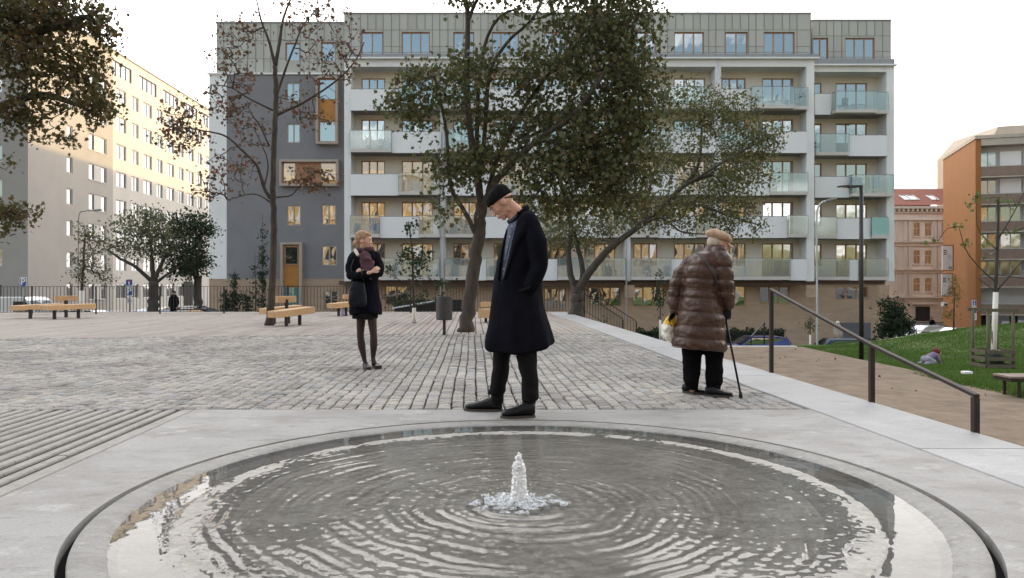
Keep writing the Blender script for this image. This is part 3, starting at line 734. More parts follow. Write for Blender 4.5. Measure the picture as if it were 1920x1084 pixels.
# projecting framed windows
def framed(px0, py0, px1, py1, pr=.45, t=.16):
    a, b, c, d = H(px0, py0, px1, py1); s = MB(); y0, y1 = yg-pr, yg-.002
    s.box(a, b, y0, y1, d-t, d); s.box(a, b, y0, y1, c, c+t); s.box(a, a+t, y0, y1, c+t, d-t); s.box(b-t, b, y0, y1, c+t, d-t)
    return s.build('window_surround', M['frame_tan'], B, bevel=.01), (a+t, b-t, c+t, d-t)
o, q = framed(595, 145, 636, 272)
hgt = (q[3]-q[2])/3
MB().box(q[0], q[1], yg-.2, yg-.02, q[2]+hgt+.004, q[2]+2*hgt-.004).build('spandrel_panel', M['orange'], B)
window(B, q[0], q[1], q[2], q[2]+hgt, yg-.2, 1); window(B, q[0], q[1], q[2]+2*hgt, q[3], yg-.2, 1)
o, q = framed(527, 301, 637, 350)
w3 = (q[1]-q[0])
window(B, q[0], q[0]+w3*.25, q[2], q[3], yg-.2, 1); MB().box(q[0]+w3*.25+.004, q[0]+w3*.69, yg-.2, yg-.02, q[2], q[3]).build('spandrel_panel', M['copper'], B)
window(B, q[0]+w3*.69+.004, q[1], q[2], q[3], yg-.2, 1)
# tall door recess
a, b, c, d = H(528,455,569,640); s = MB(); s.box(a, b, yg-.4, yg-.003, d-.16, d); s.box(a, a+.2, yg-.4, yg-.003, c, d-.163); s.box(b-.2, b, yg-.4, yg-.003, c, d-.163); s.build('door_surround', M['frame_tan'], B, bevel=.01)
MB().box(a+.203, b-.203, yg-.2, yg-.02, bz(536,yg), d-.165).build('spandrel_panel', M['orange'], B)
window(B, a+.27, b-.27, bz(497,yg), d-.25, yg-.26, 1, name='window')
window(B, a+.203, b-.203, bz(590,yg), bz(537,yg), yg-.2, 1, name='door', pane=glassy('teal_door_glass', .15, (.10,.30,.30)))
# ground floor behind an overhang
yl = 51.4; zf0 = ZB[0]
gwp = [(722,765,535,572,2),(930,985,540,580,3),(1020,1062,540,582,3),(1103,1165,538,575,3),(1186,1245,537,575,3),(1358,1398,536,575,2),(1424,1480,537,570,3),(1566,1628,537,562,3)]
s = MB(); hs = [H(a, c, b, d, yl) for a, b, c, d, l in gwp]
s0 = MB(); wall_with_holes(s0, gx1+.02, bx(1660, yl), -4, zf0+.0, yl, hs, 0, .12); s0.build('wall', [M['board_tan']], B)
for h, q in zip(hs, gwp): window(B, *h, yl+.05, q[4])
s = MB(); s.box(gx1+.02, bx(1512), B0+.25, yl-.003, zf0-.30, zf0-.02); s.box(bx(1526), bx(1660,yr), yr+.1, yl-.003, zf0-.25, zf0-.022); s.build('soffit_beam', mat('brown_beam', (.12,.075,.055), .8, .15, 2), B)
for px in (1172, 1512, 1650): MB().box(bx(px)+0, bx(px+18), B0+.0, B0+.45, bz(558), zf0-.31).build('meter_box', M['board_tan'], B, bevel=.01)
# garage opening and dark strip
s = MB(); s.box(bx(1575,yl), bx(1632,yl), yl-.06, yl-.004, -3.2, bz(605,yl)); s.build('garage_door', mat('grey_louvre', (.12,.125,.14), .5, .1, 8, stretch=(1,1,14)), B)
MB().box(bx(740,yl), bx(885,yl), yl-.05, yl-.004, bz(590,yl), bz(562,yl)).build('garage_opening', M['curtain'], B)
MB().bar(P(735,578,50.9), P(822,563,50.9), .06, .1).build('ramp_rail', M['white_paint'], B)
# downpipes
M['pipe'] = mat('grey_downpipe', (.58,.59,.60), .5, .05, 2)
for px in (826.5, 833, 1174, 1347): MB().tube([(bx(px), B0-.12, ztop+.1), (bx(px), B0-.12, bz(600))], .045, 8).build('downpipe', M['pipe'], B, smooth=True)
MB().bar((bx(1315,52),53,19.1),(bx(1315,52),53,21.6),.05,.05,up=(0,1,0)).build('antenna', M['rail'], B)
# ---- balcony furniture and plants (each its own thing)
def bal_table(px, k, col, label, yf=B0):
    x = bx(px); z = ZB[k]+.25; t = thing('balcony_table', label, 'table', (x, yf+.25, z), 'furniture on the balconies')
    s = MB(); s.cyl(x, yf+.25, z+.70, z+.73, .38, n=16); s.build('table_top', col, t)
    s = MB(); s.cyl(x, yf+.25, z, z+.70, .03); s.cyl(x, yf+.25, z, z+.02, .22); s.build('leg', M['rail'], t)
def bal_chair(px, k, col, label, yf=B0, rz=0):
    x = bx(px); z = ZB[k]+.25; y = yf+.3; t = thing('balcony_chair', label, 'chair', (x, y, z), 'furniture on the balconies')
    s = MB(); s.box(x-.23,x+.23,y-.22,y+.22,z+.42,z+.46); s.rot(rz,(x,y)); s.build('seat', col, t, bevel=.01)
    s = MB(); s.obox((x-.24,y,z+.68),(.02,0,.0),(0,.22,0),(-.05,0,.24)); s.rot(rz,(x,y)); s.build('backrest', col, t, bevel=.01)
    for i in (-1,1):
        for j in (-1,1):
            s = MB(); s.bar((x+i*.2,y+j*.19,z+.42),(x+i*.23,y+j*.22,z),.03,.03,up=(0,1,0)); s.rot(rz,(x,y)); s.build('leg', col, t)
bal_table(1425, 4, M['white_paint'], 'small round white table behind glass on the upper balcony beside the dark chairs')
bal_chair(1412, 4, M['steel_black'], 'dark chair left of the white table on the top balcony', rz=0)
bal_chair(1452, 4, M['steel_black'], 'dark chair right of the white table on the top balcony', rz=R(180))
bal_chair(1600, 4, M['metal_dark'], 'black chair on the topmost balcony at the building\'s right end', yf=yr, rz=R(90))
bal_chair(1548, 3, mat('rattan_grey', (.13,.12,.11), .9, .2, 8), 'grey rattan armchair on the right end balcony one floor below the top', yf=yr, rz=R(150))
bal_table(1536, 3, M['rail'], 'small folding table on the right end balcony beside the rattan armchair', yf=yr)
bal_chair(1150, 0, M['steel_black'], 'small dark chair on the lowest balcony behind the leaning tree', rz=0)
def laundry(px0, px1, k, col, label, yf):
    x0, x1 = bx(px0), bx(px1); z = ZB[k]+1.35; s = MB(); n_ = 10; rr = random.Random(px0)
    top = [Vector((x0+(x1-x0)*i/n_, yf-.3+.03*math.sin(i*2), z)) for i in range(n_+1)]; h = rr.uniform(.6,.85)
    for i in range(n_):
        a, b = top[i], top[i+1]; s.add([a, b, b-Vector((0,.02,h+.02*math.sin(i))), a-Vector((0,.02,h+.02*math.sin(i-1)))], [(0,1,2,3)])
    me_o = s.build('laundry', col, at=((x0+x1)/2, yf-.3, z-h)); tag(me_o, label, 'laundry', 'laundry drying on a balcony'); sm = me_o.modifiers.new('t','SOLIDIFY'); sm.thickness = .012
def pot(px, k, hgt, lm_, label, yf=B0, col=(.30,.13,.07)):
    x = bx(px); z = ZB[k]+.25; y = yf+.2; t = thing('potted_plant', label, 'plant', (x, y, z), 'potted plants on the balconies')
    MB().lathe((x,y,z), [(.13,0),(.18,.28),(.19,.30),(.16,.30)], 14).build('pot', mat('pot_%d'%px, col, .8, .1, 5), t)
    rg = np.random.default_rng(px); n = 160; q = rg.normal(size=(n,3))*np.array([.17,.17,hgt*.27]); c = q+np.array([x,y,z+.32+hgt*.5]); c[:,2] = np.maximum(c[:,2], z+.3)
    PL.append((t, c, lm_, rg)); MB().tube([(x,y,z+.28),(x+.02,y,z+.3+hgt*.8)], .012, 6).build('stem', M['bark'], t)
PL = []
for a in [(1212,0,.55,'lf_deep','small round potted bush on the lowest balcony left of the old woman'),(1384,4,1.2,'lf_brown','tall reddish plant on the top balcony next to the white table'),(1500,4,1.0,'lf_deep','leafy potted plant in the right corner of the top balcony with the table'),(690,3,.6,'lf_fresh','potted plant behind glass on the left balcony one floor below the top'),(715,3,.45,'lf_olive','lower potted plant beside another behind the left balcony glass'),(812,2,.9,'lf_fresh','green potted plant behind the glass next to the drainpipe, third floor'),(870,1,.7,'lf_olive','potted plant on the second floor balcony left of the maple trunk'),(735,0,.5,'lf_deep','potted plant on the lowest balcony right of the blonde woman'),(1455,2,.8,'lf_olive','potted plant on the third floor balcony at the right end of the bay'),(1150,1,.7,'lf_fresh','potted plant on the second floor balcony behind the forked tree')]: pot(*a)
laundry(1603, 1628, 2, mat('lilac_cloth', (.42,.40,.55), .9, .1, 4), 'lilac cloth drying on the right end balcony level with the street lamp head', yr-.1)
laundry(1634, 1642, 2, mat('pink_cloth', (.55,.33,.36), .9, .1, 4), 'narrow pink cloth between the lilac and blue laundry', yr-.1)
laundry(1645, 1662, 2, mat('blue_cloth', (.40,.50,.66), .9, .1, 4), 'pale blue cloth drying at the right corner of the building', yr-.1)
laundry(692, 706, 1, mat('blue_towel', (.10,.20,.50), .9, .1, 4), 'blue towel drying above the blonde woman', B0+.4)
# ================================================================ LEFT BUILDING
def wallmat(name, c, **k): return mat(name, c, .85, .05, .5, .04, 50, **k)
A = thing('apartment_building', 'long receding grey and cream apartment block with sunlit upper storeys at the left', 'building', (-37.6, 58, -2))
dA = Vector((-.03, 1, 0)).normalized()
def xA(p):     # local (s along facade, depth into wall, z) -> world; facade faces +X
    s_, d_, z_ = p; return tuple(Vector((-37.6, 58, 0))+dA*s_+Vector((-1,-.03,0))*d_+Vector((0,0,z_)))
rows = [20.0-2.7*i for i in range(8)]
M['lwall1'] = wallmat('taupe_render', (.37,.345,.32)); M['lwall2'] = wallmat('pale_render', (.54,.515,.475)); M['lwall3'] = wallmat('brown_grey_render', (.31,.285,.26))
M['wframe'] = mat('white_window_frame', (.50,.50,.49), .5, .05, 3); M['gpanel'] = mat('light_grey_infill', (.52,.50,.48), .7, .06, 2); M['dframe'] = mat('dark_window_frame', (.07,.07,.08), .5, .1, 3)
M['pane2'] = glassy('sky_window_glass', .30, [(0,(.02,.02,.02)),(.45,(.07,.07,.07)),(.7,(.22,.21,.20)),(.85,(.40,.38,.35))], .02)
holes1, w1 = [], []
for i, zt in enumerate(rows):
    holes1.append((5.3, 6.2, zt-1.35, zt)); w1.append((5.3, 6.2, zt-1.35, zt, 1))
    holes1.append((8.8, 11.9, zt-1.45, zt)); w1.append((8.8, 11.9, zt-1.45, zt, 3))
holes2, w2 = [], []
for m_ in range(5):
    o_ = 13.7+5.6*m_
    for i, zt in enumerate(rows):
        if m_ == 4 and i > 4: continue
        for a, b in ((0, 2.0), (3.1, 4.6)):
            holes2.append((o_+a, o_+b, zt-1.45, zt)); 
            if m_ < 4 or a == 0: w2.append((o_+a, o_+b, zt-1.45, zt, 2))
    holes2.append((o_-.9, o_+3.1, 21.1, 22.5)); w2.append((o_-.9, o_+3.1, 21.1, 22.5, 4))
s = MB()
def wallx(s, x0, x1, z0, z1, holes, m, xf, side=None):
    t = MB(); wall_with_holes(t, x0, x1, z0, z1, 0, holes, 0, .22); t.v = [xf(p) for p in t.v]; s.add(t.v, t.f, m)
wallx(s, 0, 13.1, -3, 23.3, holes1, 0, xA); wallx(s, 13.1, 58, -3, 23.3, holes2, 1, xA)
# end wall toward the plaza, roof, back
eh = []; ew = []
for i, zt in enumerate(rows[1:]): eh.append((-42.2,-39.6, zt-1.35, zt)); ew.append((-42.2,-39.6, zt-1.35, zt))
t = MB(); wall_with_holes(t, -70, -37.6, -3, 23.3, 58.0, eh, 0, .2); s.add(t.v, t.f, 2)
a, b = xA((0,0,23.3)), xA((58,0,23.3)); s.quad(a, b, (-70,116,23.3), (-70,58,23.3), 2)
s.quad((-70,58,-3),(-70,116,-3),(-70,116,23.3),(-70,58,23.3),2); s.quad(xA((58,0,-3)),xA((58,0,23.3)),(-70,116,23.3),(-70,116,-3),2)
s.build('wall', [M['lwall1'], M['lwall2'], M['lwall3']], A)
# dark back plate so holes never look through
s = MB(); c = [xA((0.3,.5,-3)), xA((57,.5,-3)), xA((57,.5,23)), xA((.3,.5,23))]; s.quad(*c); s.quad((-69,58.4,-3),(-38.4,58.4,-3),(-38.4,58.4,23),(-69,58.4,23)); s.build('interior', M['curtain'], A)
s = MB(); t = MB(); t.box(-.15, 58, -.12, .3, 23.303, 23.42); s.add([xA(p) for p in t.v], t.f); s.box(-70,-37.5,57.88,58.3,23.304,23.425); s.build('roof_edge', M['zinc'], A)
for (a, b, c, d, l) in w1+w2:
    window(A, a, b, c, d, .08, l, M['dframe'] if c > 21 else M['wframe'], xf=xA, pane=M['pane2'], fw=.07)
for (a, b, c, d, l) in w1:
    if l == 3:
        q = MB().box(a+.95, b-.95, .02, .1, c+.03, d-.03); q.v = [xA(p) for p in q.v]; q.build('infill_panel', M['gpanel'], A)
for (a, b, c, d) in ew: window(A, a, b, c, d, 58.08, 2, M['wframe'], pane=M['pane2'])
s = MB(); 
q = MB().box(29.5, 32.2, -.03, .1, -2.5, 1.4); q.v = [xA(p) for p in q.v]; s.add(q.v, q.f); s.build('entrance', M['curtain'], A)
q = MB()
for i, zt in enumerate(rows): q.box(8.7, 12.0, -.05, .02, zt-1.5, zt-1.455)
q.v = [xA(p) for p in q.v]; q.build('window_sills', M['wframe'], A)

# ================================================================ ORANGE BUILDING (right)
O = thing('apartment_building', 'orange-walled apartment building with brown balcony bands at the right edge', 'building', (47.8, 77, -4))
eo = Vector((.953,-.303,0)); no = Vector((.303,.953,0)); O0 = Vector((47.8,77,0))
def xO(p): return tuple(O0+eo*p[0]+no*p[1]+Vector((0,0,p[2])))
def xbuild(name, s, m, par, xf, **k): s.v = [xf(p) for p in s.v]; return s.build(name, m, par, **k)
M['owall'] = wallmat('orange_render', (.29,.13,.042)); M['obrown'] = mat('brown_pebble_band', (.22,.165,.135), .95, .15, 3, .4, 60); M['oconc'] = mat('weathered_concrete', (.42,.38,.32), .85, .12, 1)
s = MB(); s.box(.0, .5, 0, 13.5, -5, 16); s.quad((0,13.5,-5),(46,13.5,-5),(46,13.5,16),(0,13.5,16)); s.quad((46,0,-5),(46,13.5,-5),(46,13.5,16),(46,0,16)); s.box(-.1,46,-.2,13.6,16.003,16.35,1)
xbuild('wall', s, [M['owall'], M['oconc']], O, xO)
pts_ = [13.1-2.82*i for i in range(6)]
s = MB()
for z in pts_: s.box(.5, 46, -.1, .02, z-1.0, z); s.box(.45, 46, -.2, 1.0, z-1.12, z-1.003, 1); s.box(.5, 46, -.13, .06, z+.003, z+.06, 2)
s.box(.5,46,-.1,1,15.3,15.98,1); xbuild('balcony_band', s, [M['obrown'], M['oconc'], M['wframe']], O, xO)
s = MB(); s.box(.5, 46, 1.3, 1.5, -5, 15.9); xbuild('rear_wall', s, mat('loggia_paint', (.50,.49,.48), .8, .1, 1), O, xO)
rr = random.Random(8)
for z in pts_[:5]+[16.0-.1]:
    x = .55
    top = 15.25 if z > 15 else None
    if z > 15: continue
for i, z in enumerate(pts_[:5]):
    zt = z+1.66
    for j, x in enumerate([.6, 2.5, 4.6, 7.0, 9.3]):
        w_ = [1.6, 1.9, 2.1, 2.0, 2.0][j]
        kind = rr.random()
        if kind < .72: window(O, x, x+w_, z+.1, zt, 1.15, 2, M['wframe'], xf=xO, pane=M['pane2'])
        else: xbuild('infill_panel', MB().box(x, x+w_, 1.1, 1.25, z+.1, zt), M['panelw'], O, xO)
s = MB(); s.box(.5, 46, 1.1, 1.29, -5, -1.3, 0); xbuild('shop_front', s, M['curtain'], O, xO)
for x in (1.2, 4.0, 7.2): window(O, x, x+2.2, -3.6, -1.5, 1.0, 2, M['dframe'], xf=xO, pane=glassy('shop_glass', .35, (.03,.035,.03)))
# banners (two white banners on the orange flank) and an air unit
def banner(px0, px1, py0, py1, label):
    y = 81.0; x0, x1 = bx(px0, y), bx(px1, y); z0, z1 = bz(py1, y), bz(py0, y)
    t = thing('banner', label, 'banner', ((x0+x1)/2, y, z0), 'white banners on the orange wall')
    MB().box(x0, x1, y, y+.12, z0, z1).build('sheet', M['white_paint'], t)
    s = MB(); s.box(x1+.002, x1+.14, y-.02, y+.16, z0-.1, z1+.1); s.box(x0, x1, y-.02, y+.16, z0-.12, z0-.002); s.box(x0,x1,y-.02,y+.16,z1+.002,z1+.1); s.build('frame', M['copper'], t)
    rr = random.Random(px0+py0); s = MB(); g = (z1-z0)
    for r_ in (.62, .7, .78): s.box(x0+.12, x0+.45, y-.012, y-.002, z0+g*r_, z0+g*r_+.12)
    for i in range(9): 
        xx = x0+.55+rr.uniform(0,.3); zz = z0+g*rr.uniform(.15,.85); s.bar((xx,y-.01,zz),(xx+rr.uniform(-.1,.2),y-.01,zz+rr.uniform(-.5,.5)),.01,.04,up=(0,1,0))
    s.box(x1-.42, x1-.28, y-.012, y-.002, z0+.1, z0+.35); s.box(x1-.22, x1-.08, y-.012, y-.002, z0+.1, z0+.35)
    s.build('print', mat('grey_print', (.16,.16,.18), .8, .1, 5), t)
banner(1767, 1786, 461, 506, 'upper white banner with grey print on the orange wall'); banner(1766, 1785, 514, 554, 'lower white banner with grey print on the orange wall')
t = thing('air_conditioner', 'small white air conditioner box hanging low on the orange wall', 'air conditioner', P(1772, 572, 81)); 
MB().box(bx(1767,81), bx(1775,81), 80.8, 81.3, bz(575,81), bz(567,81)).build('case', M['white_paint'], t, bevel=.02); MB().cyl(bx(1771,81), 80.75, bz(572.5,81), bz(569.5,81), .16, n=14).build('grille', M['steel_black'], t)
# ================================================================ ORNATE BEIGE BUILDING
Q = thing('historic_building', 'old beige townhouse with arched windows and red tiled roof', 'building', (54, 100, -4.6))
yq = 100.0; M['beige'] = mat('beige_stucco', (.76,.69,.62), .85, .06, .5, .05, 40); M['beige2'] = mat('rose_stucco', (.66,.59,.52), .85, .08, .6); M['tile'] = mat('red_roof_tiles', (.28,.10,.07), .85, .25, 2.5, .6, 8, stretch=(4,1,1))
s = MB(); X0, X1 = bx(1655, yq), bx(1815, yq)
arch = []
cols = [1719, 1740.5]; cw = 6.2
hs = []
for c in cols:
    for (t_, b_) in ((418,443),(469,495),(521,547)): hs.append((bx(c-cw,yq), bx(c+cw,yq), bz(b_,yq), bz(t_,yq)))
for c in (1690, 1768, 1790):
    for (t_, b_) in ((418,443),(469,495),(521,547)): hs.append((bx(c-cw,yq), bx(c+cw,yq), bz(b_,yq), bz(t_,yq)))
hs = [h for h in hs if h[0] > bx(1700,yq)]
hs.append((bx(1716,yq), bx(1743,yq), bz(602,yq), bz(575,yq)))
wall_with_holes(s, X0, X1, -5, bz(387,yq), yq, hs, 0, .25)
s.quad((X0,yq,-5),(X0,yq,bz(387,yq)),(X0,112,bz(387,yq)),(X0,112,-5),0)
s.build('wall', M['beige'], Q)
s = MB(); s.add([(X0-.3,yq-.6,bz(387,yq)+.12),(X1,yq-.6,bz(387,yq)+.12),(X1,yq+5,bz(354,yq+5)),(X0-.3,yq+5,bz(354,yq+5)),(X1,yq+11,bz(387,yq)),(X0-.3,yq+11,bz(387,yq))],[(0,1,2,3),(3,2,4,5),(0,3,5)]); s.build('roof', M['tile'], Q)
def roofy(py): # point on roof slope
    z0, z1 = bz(387,yq)+.12, bz(354,yq+5)
    return z0, z1
for pa, pb in ((1704,1716),(1718,1731),(1756,1768)):
    z0, z1 = roofy(0); f0, f1 = .28, .55; s = MB(); dz = (z1-z0)
    p = lambda px, f, o=.0: (bx(px,yq), yq-.6+5.6*f-o, z0+dz*f+o)
    s.quad(p(pa,f0,.06), p(pb,f0,.06), p(pb-1,f1,.06), p(pa-1,f1,.06)); o = s.build('skylight', M['pane2'], Q)
    s = MB(); 
    for a, b in ((p(pa,f0,.06),p(pb,f0,.06)),(p(pb,f0,.06),p(pb-1,f1,.06)),(p(pb-1,f1,.06),p(pa-1,f1,.06)),(p(pa-1,f1,.06),p(pa,f0,.06))): s.bar(a,b,.1,.1)
    s.build('frame', M['white_paint'], o)
s = MB()
for py, h, pr in ((387,5,.55),(398,2,.25),(412,1.5,.3),(452,3,.35),(460,1.5,.2),(505,2,.35),(511,1.2,.2),(556,3,.4),(562,1.5,.25)):
    s.box(X0-.05, X1, yq-pr, yq-.003, bz(py+h,yq), bz(py,yq), 0)
x = X0
while x < X1: s.box(x, x+.28, yq-.42, yq-.004, bz(397,yq), bz(392.2,yq), 0); x += .62
s.build('cornice', M['beige2'], Q)
for px in (1681, 1697, 1706, 1752, 1761, 1782):
    for t_, b_ in ((414.5,451),(463,504),(514,555)): MB().box(bx(px-3.2,yq), bx(px+3.2,yq), yq-.16, yq-.005, bz(b_,yq), bz(t_,yq)).build('pilaster', M['beige2'], Q)
s = MB()
for i in range(5): s.box(X0-.03, X1, yq-.08, yq-.006, bz(573+i*7.5,yq), bz(567.5+i*7.5,yq))
hs_d = (bx(1716,yq), bx(1743,yq))
s.build('rusticated_base', M['beige2'], Q)
MB().box(hs_d[0], hs_d[1], yq-.1, yq+.2, bz(602,yq), bz(575,yq)).build('shop_window', M['curtain'], Q)
MB().box(hs_d[0]-.5, hs_d[1]+.5, yq-.45, yq-.09, bz(571,yq), bz(567,yq)).build('door_canopy', M['beige2'], Q)
for h in hs[:-1]:
    window(Q, h[0], h[1], h[2], h[3], yq+.08, 2, M['wframe'], pane=M['pane'], fw=.06)
    s = MB(); zc = h[3]-.28; n_ = 10; cx = (h[0]+h[1])/2; r_ = (h[1]-h[0])/2
    if h[3] < bz(460, yq):      # arched head
        pts = [(cx+r_*math.cos(math.pi*i/n_), zc+(.28 if 1 else 0)*math.sin(math.pi*i/n_)+.0) for i in range(n_+1)]
        s.prism([(h[0]-.02,h[3]+.02)]+[(x, z) for x, z in reversed(pts)]+[(h[1]+.02,h[3]+.02)], yq-.004, yq+.07)
    s.box(h[0]-.12, h[1]+.12, yq-.16, yq-.008, h[2]-.12, h[2]-.002); s.box(h[0], h[1], yq+.05, yq+.078, (h[2]*.4+h[3]*.6)-.03, (h[2]*.4+h[3]*.6)+.03)
    s.build('window_trim', M['beige'], Q)
# hill of roofs: tall beige block behind the orange house
t = thing('tower_block', 'pale beige building top showing above the orange house roof', 'building', (70, 98, -4))
s = MB(); s.loft([[(62.6,98,-4),(90,98,-4),(90,110,-4),(62.6,110,-4)],[(62.6,98,19.4),(90,98,19.4),(90,110,19.4),(62.6,110,19.4)],[(64.5,99,22),(90,99,23.5),(90,109,23.5),(64.5,109,22)]]); s.build('wall', mat('striped_beige', (.45,.38,.30), .8, .1, 1, stretch=(8,1,.3)), t)
# ================================================================ UNSEEN BUILDINGS (two added as sun blockers, one terrace mirrored in windows)
def block(name, label, x0, x1, y0, y1, z1, m, face, wy=None):
    t = thing(name, label, 'building', ((x0+x1)/2, (y0+y1)/2, -4)); s = MB(); s.box(x0, x1, y0, y1, -4, z1); s.build('wall', m, t); s = MB(); g = MB(); s.box(x0-.3, x1+.3, y0-.3, y1+.3, z1+.003, z1+.4); s.build('roof', M['tile'], t)
    return t
blk = block('townhouse', 'unseen building added at the right to keep the sun off the square', 66, 80, -22, 64, 22, M['beige'], 'x')  # added out of view only to block the sun over the plaza
s = MB()
for i in range(18):
    for k in range(5): s.box(65.9, 65.99, -18+i*4, -16.6+i*4, -1+k*3.6, .9+k*3.6)
s.build('window', M['pane2'], blk)
blk = block('added_shadow_block', 'hidden building added behind the white apartment building to shadow the left block', 20, 31, 66, 150, 20.2, M['beige'], 'x')  # added out of sight to cast the shadow line on the left facade
s = MB()
for i in range(18):
    for k in range(5): s.box(19.9, 19.99, 68+i*4, 69.6+i*4, -1+k*3.6, .9+k*3.6)
s.build('window', M['pane2'], blk)
# ornate terrace behind the camera, sunlit, mirrored in the windows
T = thing('terrace_building', 'ornate yellow stucco terrace across the street behind the viewer', 'building', (0, -32, -4))
M['yellow'] = mat('yellow_stucco', (.66,.45,.20), .85, .10, .8)
s = MB(); s.box(-70, 44, -45, -32, -4, 21); s.build('wall', M['yellow'], T)
s = MB(); g = MB()
for i in range(33):
    x = -68+i*3.4
    for k in range(6):
        z = -1.5+k*3.7; s.box(x-.85, x+.85, -31.98, -31.75, z-.2, z+2.5); g.box(x-.6, x+.6, -31.74, -31.70, z, z+2.2)
    s.box(x+1.5, x+1.9, -31.98, -31.6, 2, 20.5)
for k in range(6): s.box(-70, 44, -31.98, -31.5, -2.2+k*3.7, -1.95+k*3.7)
s.box(-70.5, 44.5, -31.98, -31.1, 20.2, 21.2)
s.build('stucco_trim', mat('pale_stucco', (.70,.60,.45), .8, .05, 1), T); g.build('window', M['pane2'], T)
s = MB(); s.add([(-70.5,-31.2,21.2),(44.5,-31.2,21.2),(44.5,-38,25.5),(-70.5,-38,25.5),(44.5,-45,21.2),(-70.5,-45,21.2)],[(0,1,2,3),(3,2,4,5),(1,4,2),(0,3,5)]); s.build('roof', M['oconc'], T)
# ================================================================ TREES
def catmull(pts, k=5):
    pts = [np.array(p, float) for p in pts]; out = []
    P_ = [2*pts[0]-pts[1]]+pts+[2*pts[-1]-pts[-2]]
    for i in range(1, len(P_)-2):
        for j in range(k):
            t = j/k; a, b, c, d = P_[i-1], P_[i], P_[i+1], P_[i+2]
            out.append(.5*((2*b)+(-a+c)*t+(2*a-5*b+4*c-d)*t*t+(-a+3*b-3*c+d)*t**3))
    out.append(pts[-1]); return out
STAR = np.array([(0,-.5),(.17,-.33),(.42,-.30),(.30,-.06),(.50,.16),(.20,.16),(0,.52),(-.20,.16),(-.50,.16),(-.30,-.06),(-.42,-.30),(-.17,-.33)])
DIAM = np.array([(0,-.5),(.28,-.05),(0,.5),(-.28,-.05)])
def leaves_mesh(name, cen, size, m, shape=STAR, rg=rng, hang=.5):
    n = len(cen); k = len(shape); sz = size*rg.uniform(.45, 1.35, n)
    # random orientation frames
    nrm = rg.normal(size=(n,3)); nrm[:,2] = np.abs(nrm[:,2])*.8+.1; nrm /= np.linalg.norm(nrm, axis=1)[:,None]
    up = rg.normal(size=(n,3))*.7; up[:,2] -= hang*1.6; up -= nrm*(up*nrm).sum(1)[:,None]; up /= np.linalg.norm(up, axis=1)[:,None]+1e-9
    sd = np.cross(nrm, up); V = np.zeros((n,k,3))
    bend = rg.uniform(.1,.5,n)
    for i, (a, b) in enumerate(shape):
        V[:,i] = cen+(sd*(a*sz)[:,None])+(up*(b*sz)[:,None])+nrm*((abs(a)*bend-b*b*.5*bend)*sz)[:,None]
    return fastmesh(name, V, m)
